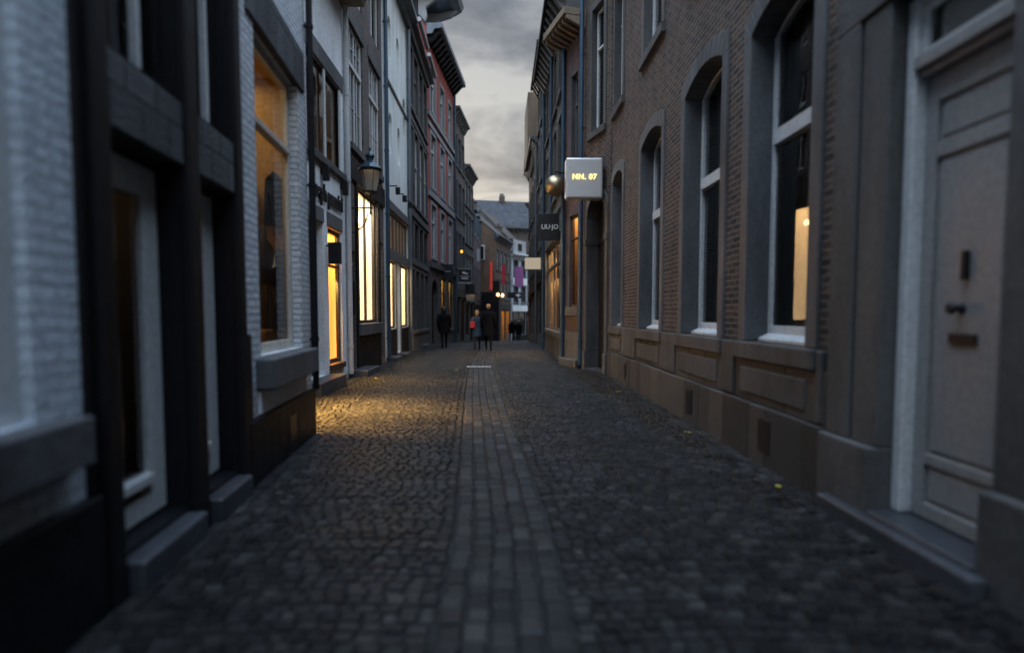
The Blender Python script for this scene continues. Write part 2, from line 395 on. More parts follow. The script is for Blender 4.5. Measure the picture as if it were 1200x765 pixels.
        pts = [(x0+fw*.5, z0+bt*.5), (x1-fw*.5, z0+bt*.5)] + [(px, pz-.02) for px, pz in reversed(arc(x0+fw*.5, x1-fw*.5, sp, rise, 8))] if rise > 0 else \
              [(x0+fw*.5, z0+bt*.5), (x1-fw*.5, z0+bt*.5), (x1-fw*.5, z1-fw*.5), (x0+fw*.5, z1-fw*.5)]
        g.quad(*[(px, yy+(px-(x0+x1)/2)*math.tan(R(yaw)), pz) for px, pz in pts]); g.build('pane', glass, f)
        return f
    def room(s, x0, x1, z0, z1, y0, y1, mat, power, color=(1, .62, .24), lamp=True, name='shop_interior', lampsize=None):
        mb = MB()
        mb.quad((x0, y0, z0), (x0, y1, z0), (x0, y1, z1), (x0, y0, z1)); mb.quad((x1, y0, z0), (x1, y0, z1), (x1, y1, z1), (x1, y1, z0))
        mb.quad((x0, y1, z0), (x1, y1, z0), (x1, y1, z1), (x0, y1, z1)); mb.quad((x0, y0, z0), (x1, y0, z0), (x1, y1, z0), (x0, y1, z0))
        mb.quad((x0, y0, z1), (x0, y1, z1), (x1, y1, z1), (x1, y0, z1))
        r = mb.build(name, mat, s.o)
        if power:
            area(s.o, ((x0+x1)/2, (y0+y1)/2, z1-.06), (0, 0, 0), (x1-x0)*.85, (y1-y0)*.5, power, color)
        return r
    def cornice(s, z, out, h, mat, dent=None, dmat=None, x0=None, x1=None, name='cornice'):
        a = 0.01 if x0 is None else x0; b = s.len-.01 if x1 is None else x1
        mb = MB(); mb.prismx([(.02, z), (-out*.35, z+.02), (-out*.5, z+h*.45), (-out, z+h*.55), (-out, z+h), (.02, z+h)], a, b)
        o = mb.build(name, mat, s.o, bevel=.01)
        if dent:
            n = max(2, int((b-a)/dent))
            for k in range(n):
                xx = a+(k+.5)*(b-a)/n
                d = MB(); d.prismx([(.01, z-.30), (-out*.2, z-.26), (-out*.85, z+h*.5), (.01, z+h*.5)], xx-dent*.2, xx+dent*.2)
                d.build('bracket', dmat or mat, s.o, bevel=.006)
        return o
    def pipe(s, x, z0, z1, mat, r=.05, out=.09, name='downpipe'):
        mb = MB(); mb.tube([(x, -out, z0), (x, -out, z1)], r, 12)
        z = z0+.6
        while z < z1: mb.tube([(x, -out, z), (x, -out, z+.05)], r*1.22, 12); mb.box(x-.012, x+.012, -out, .0, z+.012, z+.038); z += 1.9
        return mb.build(name, mat, s.o, smooth=False)
    def band(s, z0, z1, out, mat, x0=None, x1=None, bevel=.008, name='string_course', y1=.02):
        mb = MB(); mb.box(0.006 if x0 is None else x0, s.len-.006 if x1 is None else x1, -out, y1, z0, z1)
        return mb.build(name, mat, s.o, bevel=bevel)
    def boxes(s, name, mat, lst, bevel=.006, label=None):
        for b in lst: o = MB().box(*b).build(name, mat, s.o, bevel=bevel, label=label)
        return o

# ------------------------------------------------------------------ LEFT SIDE
NA = (-1.779, 0.); ND = Vector((-2.425+1.779, 7.6)).normalized()
def npt(sv): return (NA[0]+ND.x*sv, NA[1]+ND.y*sv)

# L0: white painted brick house nearest the camera
S0 = -9.0
h = House('brick_house', 'white painted brick house closest to the camera on the left, with a grey sill', npt(S0), npt(2.98), 9.4, 'pale_brick', roof='slate')
X = lambda v: v-S0
for a, b in ((1.30, 2.57), (-1.6, -.4), (-5, -3.8)):
    h.opening(X(a), X(b), 1.03, 3.3, .16); h.window(X(a), X(b), 1.03, 3.3, .05, fw=.14, mull=(X((a+b)/2),), trans=(2.5,))
    h.boxes('sill', 'blue_stone', [(X(a-.12), X(b+.22), -.12, .05, .80, 1.028)], .015)
    h.opening(X(a), X(b), 4.6, 6.6, .16); h.window(X(a), X(b), 4.6, 6.6, .08, fw=.09, mull=(X((a+b)/2),))
h.boxes('plinth', 'tarred_plinth', [(.01, X(2.97), -.05, .02, -.5, .60)], .015)
h.boxes('corner_strip', 'black_timber', [(X(2.90), X(2.975), -.02, .05, .60, 9.3)], .01)
h.room(X(1.2), X(2.6), 1.0, 3.35, .17, 1.2, 'room_white', 0)
h.finish()

# L1: black timber shopfront
h = House('timber_house', 'black timber framed shopfront with grey lintels between the two white brick houses', npt(2.98), npt(5.10), 9.8, 'black_paint', roof='slate')
X = lambda v: v-2.98
for a, b in ((3.15, 4.02), (4.24, 4.94)):
    h.opening(X(a), X(b), .2, 2.44, .22); h.opening(X(a), X(b), 2.9, 4.75, .16); h.opening(X(a), X(b), 5.8, 7.8, .16)
    h.window(X(a), X(b), 2.9, 4.75, .08, 'black_timber', .05, label=None)
    h.boxes('mullion', 'white_wood', [(X((a+b)/2+.06), X((a+b)/2+.11), .05, .10, 2.9, 4.75)], .006)
    h.window(X(a), X(b), 5.8, 7.8, .08, 'white_wood', .07, mull=(X((a+b)/2),))
    # glazed white shop door
    d = h.window(X(a)+.01, X(b)-.01, .22, 2.42, .14, 'white_wood', .20, trans=(.46,), bar=.06, thick=.06, name='door', bottom=.13)
    hm = MB(); hm.tube([(X(a)+.1, .10, 1.0), (X(a)+.1, .10, 1.25)], .014, 8); hm.build('handle', 'iron', d)
    h.boxes('doorstep', 'step_stone', [(X(a)+.01, X(b)-.01, -.13, .21, -.2, .17)], .02)
    h.boxes('lintel', 'grey_lintel', [(X(a)-.01, X(b)+.01, -.035, .03, 2.46, 2.86)], .015)
h.boxes('post', 'black_timber', [(X(3.0), X(3.13), -.06, .05, -.2, 9.7)], .012)
h.boxes('post', 'black_timber', [(X(4.04), X(4.22), -.06, .05, -.2, 9.7)], .012)
h.boxes('post', 'black_timber', [(X(4.96), X(5.09), -.06, .05, -.2, 9.7)], .012)
h.boxes('curtain', 'curtain', [(X(3.2), X(3.75), .32, .35, .3, 2.3)], 0)
h.room(X(4.2), X(4.98), .2, 2.5, .23, 1.4, 'room_ochre', 3.5)
h.room(X(3.1), X(4.1), .2, 2.5, .23, 1.4, 'room_dark', 1.2)
h.finish()

# L2: white painted brick house with the large lit display window
h = House('brick_house', 'white painted brick house with tall lit display window and black tarred plinth', npt(5.10), npt(7.60), 10.2, 'white_brick', roof='slate')
X = lambda v: v-5.10
h.opening(X(5.62), X(7.18), 1.10, 4.15, .19)
h.window(X(5.62), X(7.18), 1.10, 4.15, .10, 'cream_wood', .09, trans=(3.35,), bar=.06, bottom=.10)
h.boxes('lintel', 'grey_lintel', [(X(5.40), X(7.42), -.03, .05, 4.13, 4.60)], .012)
h.boxes('sill', 'blue_stone', [(X(5.46), X(7.30), -.16, .20, .80, 1.085)], .02)
h.boxes('plinth', 'tarred_plinth', [(.01, 2.49, -.055, .02, -.5, .56)], .02)
h.boxes('sill_panel', 'white_render', [(X(5.5), X(7.26), -.03, .02, .562, .79)], .02)
h.boxes('quoin', 'black_paint', [(.01, .14, -.045, .05, .565, 1.32)], .015)
h.boxes('vent', 'iron', [(X(6.35), X(6.62), -.058, -.04, .12, .40)], .01)
h.pipe(2.44, .55, 10.0, 'black_paint', .038, .07)
h.opening(X(5.8), X(7.0), 5.9, 8.2, .2); h.window(X(5.8), X(7.0), 5.9, 8.2, .1, 'white_wood', .08, mull=(X(6.4),), trans=(7.4,))
h.room(X(5.55), X(7.46), 1.0, 4.3, .20, 1.6, 'room_ochre', 6.5, (1, .74, .38))
for q, (z0, z1, dpt, mt) in enumerate(((1.3, 2.3, .30, 'mannequin'), (2.55, 3.2, .34, 'cloth_navy'), (2.62, 3.1, .62, 'curtain'), (1.25, 2.1, .62, 'room_cream'))):
    gm_ = MB(); gm_.prismx([(dpt-.1, z1-.1), (dpt, z1), (dpt+.1, z1-.1), (dpt+.13, z0), (dpt-.13, z0)], X(7.38)-.03*q, X(7.41)-.03*q); gm_.build('hanging_garment', mt, h.o, bevel=.01)
# garments on stands in the window
for q, (mx, my) in enumerate(((7.0, .36), (7.22, .50))):
    mm = MB(); mm.lathe([(.03, 1.10), (.03, 1.25), (.17, 1.3), (.15, 1.65), (.12, 1.85), (.17, 2.1), (.16, 2.25), (.05, 2.36), (.05, 2.5)], (X(mx), my, 0), 12, 1, .6)
    mm.build('dress_form', 'mannequin', h.o, smooth=True)
bk = MB(); bk.box(X(6.55), X(6.85), .22, .42, 1.1, 1.32); bk.build('display_basket', 'room_ochre', h.o, bevel=.03)
h.finish()

# L3: white rendered house, set back
XL = -3.6
h = House('rendered_house', 'white rough rendered shop with black wall lettering and dark window band', (XL, 7.3), (XL, 13.95), 8.55, 'white_render', roof='brown_tiles', rise=2.2)
X = lambda v: v-7.3
h.opening(X(10.35), X(13.62), 4.60, 6.42, .09)
h.window(X(10.35), X(13.62), 4.60, 6.42, .03, 'black_paint', .06, label='dark framed window band with white mullions')
for m in (11.2, 12.42, 13.56):
    h.boxes('mullion', 'white_wood', [(X(m)-.05, X(m)+.05, -.012, .028, 4.605, 6.415)], .006)
h.boxes('lintel', 'blue_stone', [(X(10.2), X(13.8), -.03, .02, 6.42, 6.76)], .01)
h.boxes('sill', 'limestone', [(X(10.2), X(13.75), -.09, .05, 4.45, 4.595)], .012)
# shop openings: a dark door, a lit door, and the shop window round the corner of the neighbour
h.opening(X(11.05), X(12.12), .25, 3.30, .22); h.opening(X(12.48), X(13.5), .30, 3.30, .12); h.opening(X(8.0), X(10.3), .55, 3.1, .2)
d = h.window(X(11.05), X(12.12), .27, 3.28, .14, 'dark_wood', .12, trans=(2.55,), name='door', label='dark shop door left of the lit one')
h.window(X(12.48), X(13.5), .42, 3.28, .05, 'dark_wood', .10, trans=(2.5,), name='window', label='tall lit shop window with dark frame')
h.window(X(8.0), X(10.3), .57, 3.08, .12, 'dark_wood', .07, mull=(X(9.15),))
for a, b in ((11.0, 12.17), (12.42, 13.56)):
    h.boxes('lintel', 'grey_wood', [(X(a), X(b), -.025, .04, 3.30, 3.58)], .008)
h.boxes('window_sill', 'brown_wood', [(X(12.44), X(13.54), -.06, .05, .30, .42)], .01)
h.boxes('doorstep', 'step_stone', [(X(10.75), X(12.5), -.34, .0, -.2, .24)], .02)
h.room(X(11.0), X(12.2), .25, 3.4, .24, 1.5, 'room_dark', 1.2)
h.room(X(12.36), X(13.62), .3, 3.35, .13, .8, 'backlit_amber', 36, (1, .60, .18))
h.room(X(7.9), X(10.4), .5, 3.15, .24, 1.6, 'room_cream', 22, (1, .55, .17))
area(h.o, (X(9.0), .30, 2.5), (R(-30), 0, 0), 1.7, .4, 330, (1, .54, .13)).data.spread = R(64)
area(h.o, (X(13.0), .16, 2.2), (R(-28), 0, 0), .8, .12, 60, (1, .56, .15)).data.spread = R(80)
text_mb('joseph puccini', .46, .03, h.o, 'iron', (X(12.42), -.035, 3.88), (PI/2, 0, 0), extend=.86, bold=.012)
for q in (12.1, 13.55):
    lm = MB(); lm.prism([(X(q)-.10, 4.42), (X(q)+.10, 4.42), (X(q)+.05, 4.12), (X(q)-.05, 4.12)], -.16, -.04); lm.box(X(q)-.03, X(q)+.03, -.05, .0, 4.25, 4.35); lm.build('wall_light', 'iron', h.o, bevel=.01)
bx = MB(); bx.box(X(11.2), X(11.32), -.1, 0, 4.42, 4.52); bx.build('alarm_box', 'iron', h.o, bevel=.01)
ev = MB(); ev.prismx([(.02, 8.35), (-.50, 8.35), (-.55, 8.50), (-.55, 8.66), (.02, 8.66)], .0, 6.60); ev.build('eave', 'tan_wood', h.o, bevel=.01)
gt = MB(); gt.tube([(0, -.60, 8.58), (6.62, -.60, 8.58)], .07, 10); gt.build('gutter', 'white_pipe', h.o)
h.pipe(6.58, .1, 8.4, 'white_pipe', .06, .08)
h.finish()

# L4: dark brick house with the big lit window
h = House('brick_house', 'narrow dark brick house with lattice windows above a tall brightly lit shop window', (XL, 13.95), (XL, 18.35), 11.2, 'dark_brick', roof='brown_tiles', rise=3)
X = lambda v: v-13.95
for a, b in ((14.45, 15.85), (16.55, 17.95)):
    h.opening(X(a), X(b), 5.55, 8.35, .12)
    h.window(X(a), X(b), 5.55, 8.35, .05, 'white_wood', .08, mull=(X((a+b)/2),), trans=(7.42,), tbar=.1, glaz=[(X(a)+.40, None), (X(b)-.40, None), (None, 7.9), (None, 6.5)])
    h.boxes('lintel', 'limestone', [(X(a)-.12, X(b)+.12, -.03, .02, 8.35, 8.62)], .01); h.boxes('sill', 'limestone', [(X(a)-.12, X(b)+.12, -.09, .03, 5.36, 5.53)], .01)
    h.opening(X(a), X(b), 9.1, 10.6, .12); h.window(X(a), X(b), 9.1, 10.6, .05, 'white_wood', .08, mull=(X((a+b)/2),))
h.opening(X(15.0), X(17.3), 1.24, 4.62, .16); h.opening(X(17.62), X(18.2), .2, 3.6, .2); h.opening(X(14.2), X(14.75), .2, 3.0, .2)
h.window(X(15.0), X(17.3), 1.24, 4.62, .05, 'dark_wood', .08, mull=(X(16.15),), bar=.09, label='tall lit shop window divided by one dark post')
h.window(X(17.62), X(18.2), .2, 3.6, .12, 'white_wood', .09, trans=(2.6,), name='door', label='narrow white framed glass door')
h.window(X(14.2), X(14.75), .2, 3.0, .12, 'dark_wood', .12, trans=(1.1, 2.2), name='door')
h.boxes('sill', 'blue_stone', [(X(14.85), X(17.45), -.14, .05, .94, 1.235)], .015)
h.boxes('plinth', 'tarred_plinth', [(X(14.8), X(17.55), -.04, .02, -.3, .93)], .01)
h.boxes('shop_front', 'black_timber', [(X(14.78), X(14.99), -.05, .03, -.2, 5.0), (X(17.32), X(17.58), -.05, .03, -.2, 5.0), (X(14.0), X(18.3), -.06, .03, 4.66, 5.2)], .012)
h.boxes('utility_box', 'iron', [(X(14.0), X(14.18), -.16, 0, 1.45, 2.25)], .012)
h.boxes('doorstep', 'step_stone', [(X(14.1), X(15.5), -.42, 0, -.2, .15)], .02)
h.room(X(14.9), X(17.42), 1.1, 4.8, .17, .75, 'backlit_cream', 130, (1, .84, .58))
for q in (15.5, 16.0, 16.5, 17.0):
    lm = MB(); lm.lathe([(.05, 4.05), (.07, 4.12), (.05, 4.2), (.02, 4.24)], (X(q), .45, 0), 10); lm.build('spot_lamp', 'lamp_warm', h.o)
h.cornice(11.0, .4, .3, 'grey_wood'); h.finish()

# L5: tall white plastered house
h = House('plastered_house', 'tall pale plastered house with blind arched niches and blue downpipe', (XL, 18.35), (XL, 23.05), 12.4, 'old_white_render', roof='slate')
X = lambda v: v-18.35
for (a, z) in ((19.35, 6.6), (20.9, 6.6), (19.35, 9.6), (20.9, 9.6), (22.1, 8.0)):
    h.opening(X(a), X(a)+.55, z, z+1.3, .30, .25)
    nb = MB(); nb.quad((X(a)-.01, .29, z-.01), (X(a)+.56, .29, z-.01), (X(a)+.56, .29, z+1.31), (X(a)-.01, .29, z+1.31)); nb.build('niche', 'old_white_render', h.o)
h.opening(X(18.9), X(22.8), 3.55, 4.75, .1); h.opening(X(18.9), X(20.2), 1.0, 3.2, .1); h.opening(X(21.2), X(22.8), 1.0, 3.2, .1); h.opening(X(20.35), X(21.1), .15, 3.2, .25)
h.window(X(18.9), X(22.8), 3.55, 4.75, .03, 'grey_wood', .06, mull=tuple(X(18.9+.65*k) for k in range(1, 6)), bar=.06, label='band of six square fanlights over the shop')
h.window(X(18.9), X(20.2), 1.0, 3.2, .03, 'dark_wood', .07); h.window(X(21.2), X(22.8), 1.0, 3.2, .03, 'dark_wood', .07)
d = h.window(X(20.35), X(21.1), .15, 3.2, .18, 'dark_wood', .1, trans=(2.4, .9), name='door')
h.boxes('shop_front', 'grey_wood', [(X(18.7), X(22.95), -.05, .0, 3.22, 3.53), (X(18.72), X(18.88), -.04, .02, -.1, 3.2), (X(20.22), X(20.33), -.04, .02, -.1, 3.2), (X(21.11), X(21.19), -.04, .02, -.1, 3.2), (X(22.82), X(22.95), -.04, .02, -.1, 3.2), (X(18.7), X(22.95), -.08, .0, 4.78, 5.05)], .01)
h.boxes('plinth', 'tarred_plinth', [(X(18.88), X(20.22), -.03, .02, -.2, .98), (X(21.19), X(22.82), -.03, .02, -.2, .98)], .01)
h.boxes('doorstep', 'step_stone', [(X(20.2), X(21.3), -.35, 0, -.2, .14)], .02); h.boxes('doorstep', 'step_stone', [(X(18.5), X(19.4), -.35, 0, -.2, .14)], .02)
h.room(X(18.8), X(20.28), .9, 3.3, .12, .7, 'backlit_cream', 30, (1, .72, .36)); h.room(X(21.15), X(22.9), .9, 3.3, .12, .7, 'backlit_cream', 30, (1, .72, .36)); h.room(X(18.8), X(22.9), 3.45, 4.85, .12, .8, 'room_cream', 5, (1, .7, .4))
for q in (19.4, 20.7, 21.9):
    lm = MB(); lm.tube([(X(q), 0, 5.55), (X(q), -.25, 5.55)], .02, 8); lm.prism([(X(q)-.07, 5.5), (X(q)+.07, 5.5), (X(q)+.05, 5.28), (X(q)-.05, 5.28)], -.33, -.19); lm.build('spotlight', 'iron', h.o, bevel=.008)
h.boxes('string_course', 'limestone', [(.3, 4.65, -.04, .02, 8.7, 8.82)], .01)
h.pipe(.18, .1, 12.2, 'zinc_blue', .06, .09); h.pipe(4.58, .1, 12.0, 'zinc_grey', .07, .11)
h.cornice(12.1, .45, .32, 'grey_wood'); h.finish()

# L6: grey stone house
h = House('stone_house', 'grey stone house with rows of transom windows left of the red house', (XL, 23.05), (XL, 29.3), 12.55, 'ashlar_grey', roof='slate', rise=2.8)
X = lambda v: v-23.05
for k in range(4):
    a = 23.45+k*1.45; b = a+1.1
    for z0, z1, t in ((5.9, 8.9, 7.6), (9.6, 11.95, 11.1)):
        h.opening(X(a), X(b), z0, z1, .16); h.window(X(a), X(b), z0, z1, .08, 'white_wood' if z0 < 7 else 'grey_wood', .07, mull=(X((a+b)/2),), trans=(t,), tbar=.09, glaz=[(None, (t+z1)/2)])
        h.surround(X(a), X(b), z0, z1, .12, .10, 'limestone', proud=.03)
    h.opening(X(a), X(b), .8, 3.25, .2); h.window(X(a), X(b), .8, 3.25, .12, 'dark_wood', .09, mull=(X((a+b)/2),), trans=(2.5,)); h.surround(X(a), X(b), .8, 3.25, .12, .14, 'limestone', proud=.03)
    h.opening(X(a), X(b), 3.75, 5.2, .16); h.window(X(a), X(b), 3.75, 5.2, .08, 'dark_wood', .07, mull=(X((a+b)/2),))
h.band(5.36, 5.6, .07, 'limestone'); h.band(9.08, 9.26, .05, 'limestone'); h.band(-.3, .55, .05, 'limestone', name='plinth'); h.band(3.45, 3.62, .06, 'limestone')
h.cornice(12.2, .35, .35, 'grey_wood')
for a in (.3, 3.4):
    gt = MB(); gt.tube([(a, -.45, 12.6), (a+2.5, -.45, 12.6)], .085, 10); gt.build('gutter', 'white_pipe', h.o)
for k in range(4):
    a = 23.45+k*1.45; h.boxes('blind', 'sign_white', [(X(a)+.08, X(a)+1.02, .165, .18, 7.62, 8.84)], 0)
h.boxes('doorstep', 'step_stone', [(X(26.2), X(27.3), -.3, 0, -.2, .12)], .02)
h.room(X(23.4), X(24.6), .7, 3.3, .22, 1.2, 'room_ochre', 1.2)
h.finish()

# L7: red house
A7, B7 = (-3.6, 29.3), (-2.95, 36.9)
h = House('red_house', 'tall red painted brick house with grey stone bands and dark projecting cornice', A7, B7, 15.15, 'red_brick', base=-.4, roof='slate', rise=3.2)
for k, (a, b) in enumerate(((.75, 1.95), (3.2, 4.4), (5.65, 6.85))):
    for z0, z1, t in ((11.45, 13.55, 12.9), (7.75, 10.35, 9.6), (4.3, 6.9, 6.1)):
        h.opening(a, b, z0, z1, .2); h.window(a, b, z0, z1, .09, 'white_wood', .09, mull=((a+b)/2,), trans=(t,), tbar=.09); h.surround(a, b, z0, z1, .17, .085, 'pale_stone', proud=.035)
h.band(11.02, 11.26, .10, 'pale_stone'); h.band(10.56, 10.78, .07, 'pale_stone', x0=.02); h.band(7.2, 7.5, .10, 'pale_stone'); h.band(3.75, 4.05, .14, 'limestone')
h.band(-.9, 3.74, .04, 'limestone', x0=.006, x1=.45, name='pilaster'); h.band(-.9, 3.74, .04, 'limestone', x0=2.4, x1=2.9, name='pilaster'); h.band(-.9, 3.74, .04, 'limestone', x0=4.7, x1=5.2, name='pilaster'); h.band(-.9, 3.74, .04, 'limestone', x0=7.1, x1=7.59, name='pilaster')
h.opening(.6, 2.2, -.2, 3.2, .3, .7); h.window(.6, 2.2, -.2, 3.2, .22, 'dark_wood', .12, rise=.7, trans=(2.3,), name='door', label='dark arched entrance door')
h.surround(.6, 2.2, -.2, 3.2, .2, .21, 'limestone', rise=.7, sill=0); h.surround(3.1, 4.5, .6, 3.4, .19, .07, 'limestone'); h.surround(5.4, 6.9, .6, 3.4, .19, .07, 'limestone')
h.boxes('stone_facing', 'limestone', [(.452, 2.398, -.02, .02, 3.41, 3.748), (2.902, 4.698, -.02, .02, 3.61, 3.748), (5.202, 7.098, -.02, .02, 3.61, 3.748), (2.902, 4.698, -.03, .02, -.9, .44), (5.202, 7.098, -.03, .02, -.9, .44)])
h.opening(3.1, 4.5, .6, 3.4, .15); h.opening(5.4, 6.9, .6, 3.4, .15)
h.window(3.1, 4.5, .6, 3.4, .08, 'dark_wood', .09, mull=(3.8,), trans=(2.6,)); h.window(5.4, 6.9, .6, 3.4, .08, 'dark_wood', .09, mull=(6.15,), trans=(2.6,))
h.room(3.0, 4.6, .5, 3.5, .16, .8, 'room_ochre', 16, (1, .75, .22)); h.room(5.3, 7.0, .5, 3.5, .16, .8, 'room_ochre', 14, (1, .75, .22))
h.cornice(14.75, .75, .5, 'zinc_grey', .55, 'black_paint'); h.pipe(7.45, -.4, 14.6, 'zinc_blue', .07, .1)
h.finish()
# dormer with curved hood on the red house
dm = MB(); dm.box(.3, 2.4, .5, 3.2, 15.2, 17.6); dm.build('dormer', 'slate', h.o)
hood = MB(); hood.prismx([(3.2, 17.3), (-.25, 17.3), (-.9, 17.42), (-1.25, 17.62), (-1.38, 17.86), (-1.3, 18.1), (-.8, 18.5), (0, 18.8), (3.2, 19.2)], -.1, 2.9); hood.build('dormer_hood', 'zinc_grey', h.o, bevel=.03)
for sx in (.32, 2.2):
    pts = [(.48, 15.7), (.2, 15.9), (.05, 16.3), (.10, 16.7), (-.25, 16.95), (-.8, 17.1), (-1.15, 17.4), (.48, 17.4)]
    MB().prismx(pts, sx, sx+.22).build('dormer_console', 'sign_grey', h.o, bevel=.03)
for ob in [o for o in bpy.data.objects if o.name.startswith('dormer_') and not o.name.startswith('dormer_window')]: ob.location.z = -.55
wn = MB(); wn.box(.75, 1.95, .44, .5, 15.6, 17.2); w_ = wn.build('dormer_window', 'white_wood', h.o, bevel=.01)
wp = MB(); wp.box(.85, 1.85, .42, .45, 15.7, 17.1); wp.build('pane', 'glass', w_)

def rowhouse(name, label, A, B, H, wall, base, nb, floors, wmat, shop, roof='slate', rise=2.6, frame='limestone', lit=0, litc=(1, .62, .2), cornice='grey_wood', depth=6., ww=.95, flit=()):
    h = House(name, label, A, B, H, wall, base=base, roof=roof, rise=rise, depth=depth)
    p = h.len/nb
    for k in range(nb):
        c = p*(k+.5); w2 = min(ww, p*.66)/2
        for z0, z1 in floors:
            h.opening(c-w2, c+w2, z0, z1, .16); h.window(c-w2, c+w2, z0, z1, .09, wmat, .07, mull=(c,), trans=(z0+(z1-z0)*.7,)); h.surround(c-w2, c+w2, z0, z1, .12, .11, frame, proud=.03)
    n2 = max(1, nb-1) if shop else 0
    if shop:
        q = h.len/n2
        for k in range(n2):
            a, b = q*k+.25, q*(k+1)-.25
            dd = (k == n2//2 and n2 > 1)
            zb = base+(.05 if dd else .6)
            h.opening(a, b, zb, base+3.0, .14); h.window(a, b, zb, base+3.0, .06, 'dark_wood', .09, mull=((a+b)/2,), name='door' if dd else 'window')
        h.boxes('shop_front', shop, [(.05, h.len-.05, -.08, .0, base+3.05, base+3.6)], .01)
        h.room(.1, h.len-.1, base-.1, base+3.2, .15, 1.0, 'room_ochre' if lit else 'room_dark', lit, litc)
    if cornice: h.cornice(H-.35, .4, .35, cornice, .5)
    h.finish(); return h

P8 = (-2.2, 45.5)
rowhouse('row_house', 'dark row house with heavy brown cornice just past the red house', B7, (-2.58, 41.2), 14.0, 'dark_brick', -.5, 3, ((4.4, 6.6), (7.6, 9.8), (10.7, 12.6)), 'grey_wood', 'black_paint', lit=2., cornice='grey_wood')
rowhouse('row_house', 'slate clad row house with pale blue panelled bay beyond the brown cornice', (-2.58, 41.2), P8, 11.6, 'ashlar_grey', -.7, 3, ((3.6, 5.6), (6.4, 8.4), (9.0, 10.6)), 'white_wood', 'sign_black', lit=1.)
h = rowhouse('row_house', 'low house with steep brown tiled roof and blue grey dormers', P8, (-1.95, 53.6), 7.4, 'plum_brick', -.9, 4, ((3.2, 5.2),), 'grey_wood', 'black_paint', roof='brown_tiles', rise=4.2, cornice=None, lit=.8, ww=.8)
for q in (1.2, 4.0, 6.6):
    dm = MB(); dm.box(q-.6, q+.6, -.05, 2.0, 7.45, 9.3); dm.prismx([(-.25, 9.3), (2.2, 9.3), (2.2, 9.42), (-.25, 9.42)], q-.75, q+.75); d = dm.build('dormer', 'zinc_grey', h.o, bevel=.01)
    wm = MB(); wm.box(q-.42, q+.42, -.12, -.05, 7.8, 9.1); wm.build('window', 'zinc_blue', d)
h = rowhouse('corner_house', 'brick gabled corner house with red glowing shop and white window frames', (-.62, 54.0), (.80, 61.0), 8.6, 'orange_brick', -1.2, 4, ((2.9, 4.6), (5.5, 7.3)), 'white_wood', 'black_paint', roof='brown_tiles', rise=2.6, lit=110, litc=(1, .50, .08), ww=.9)
h.boxes('shop_corner', 'black_paint', [(-.02, .9, -.3, .25, -1.4, 4.4)], .02, label='black painted shop corner')
gw = MB().box(-.06, -.004, 1.0, 1.9, 6.3, 7.6).build('gable_window', 'white_wood', h.o, bevel=.01); MB().box(-.075, -.062, 1.08, 1.82, 6.38, 7.52).build('pane', 'iron', gw)
h.boxes('gable_cladding', 'black_paint', [(-.045, -.003, .26, 4.5, -1.4, 3.4)], .01)
h.boxes('verge_board', 'zinc_blue', [(-.1, .0, -.06, .1, 8.1, 8.75)], .01)
nb = MB(); nb.box(-.07, -.02, .30, .52, 3.6, 6.1); nb.build('neon_panel', 'neon_red', h.o, bevel=.02)
for q in (-.45, 1.6):
    lp = MB(); lp.lathe([(.03, 1.25), (.1, 1.32), (.12, 1.42), (.08, 1.52), (.02, 1.55)], (q, -.3, 1.75), 10); lp.build('bulb', 'lamp_small', h.o)
h = rowhouse('white_house', 'white plastered house facing up the street with purple banner', (.95, 61.3), (2.6, 63.6), 7.6, 'pale_brick', -1.35, 2, ((2.6, 4.2), (5.3, 6.9)), 'grey_wood', 'sign_white', roof='slate', rise=2.2, cornice='white_wood', ww=.7)
h.boxes('shop_base', 'black_paint', [(.03, .24, -.05, .0, -2.2, 1.68), (h.len-.24, h.len-.03, -.05, .0, -2.2, 1.68), (.24, h.len-.24, -.05, .0, -2.2, -.76)], .01)
gw = h.boxes('gable_window', 'white_wood', [(.85, 1.75, -.10, -.062, 7.8, 8.75)], .01); MB().box(.92, 1.68, -.115, -.102, 7.87, 8.68).build('pane', 'iron', gw)
h.boxes('gable_front', 'sign_grey', [(.2, 2.5, -.06, .0, 7.62, 9.0)], .02)
h.boxes('fascia', 'sign_white', [(.1, 2.7, -.12, -.02, 4.4, 5.1)], .02)
rowhouse('slate_house', 'tall house with long grey slate roof closing the view at the street end', (-3.0, 70.0), (8.0, 72.5), 11.6, 'dark_brick', -1.8, 6, ((3.0, 5.0), (6.5, 8.5)), 'grey_wood', 'black_paint', roof='slate', rise=3.6, depth=8., lit=6)
ch = MB(); ch.box(3.6, 4.2, 3.6, 4.3, 15.0, 15.9); ch.box(3.66, 3.86, 3.85, 4.05, 15.9, 16.2); ch.box(3.92, 4.12, 3.85, 4.05, 15.9, 16.2)
for o in [o for o in bpy.data.objects if o.name.startswith('slate_house')]: ch.build('chimney', 'dark_brick', o, bevel=.02)
h = rowhouse('row_house', 'grey timbered house with white dormer behind the corner house', (.5, 64.6), (2.0, 70.0), 9.6, 'ashlar_grey', -1.6, 3, ((3.0, 5.0), (6.0, 8.0)), 'white_wood', 'black_paint', roof='brown_tiles', rise=3, lit=2)

for nm, x, y, z in (('corner_house', 3.0, 2.9, 11.0), ('white_house', 1.4, 2.9, 9.6), ('row_house', 5.5, 2.9, 16.4), ('red_house', 6.6, 2.9, 18.2)):
    c_ = MB(); c_.box(x, x+.55, y-.3, y+.35, z-.4, z+1.0); c_.box(x-.05, x+.6, y-.35, y+.4, z+1.0, z+1.12)
    for q in (.08, .32): c_.box(x+q, x+q+.16, y-.08, y+.08, z+1.12, z+1.42)
    c_.build('chimney', 'dark_brick', bpy.data.objects[nm], bevel=.015)

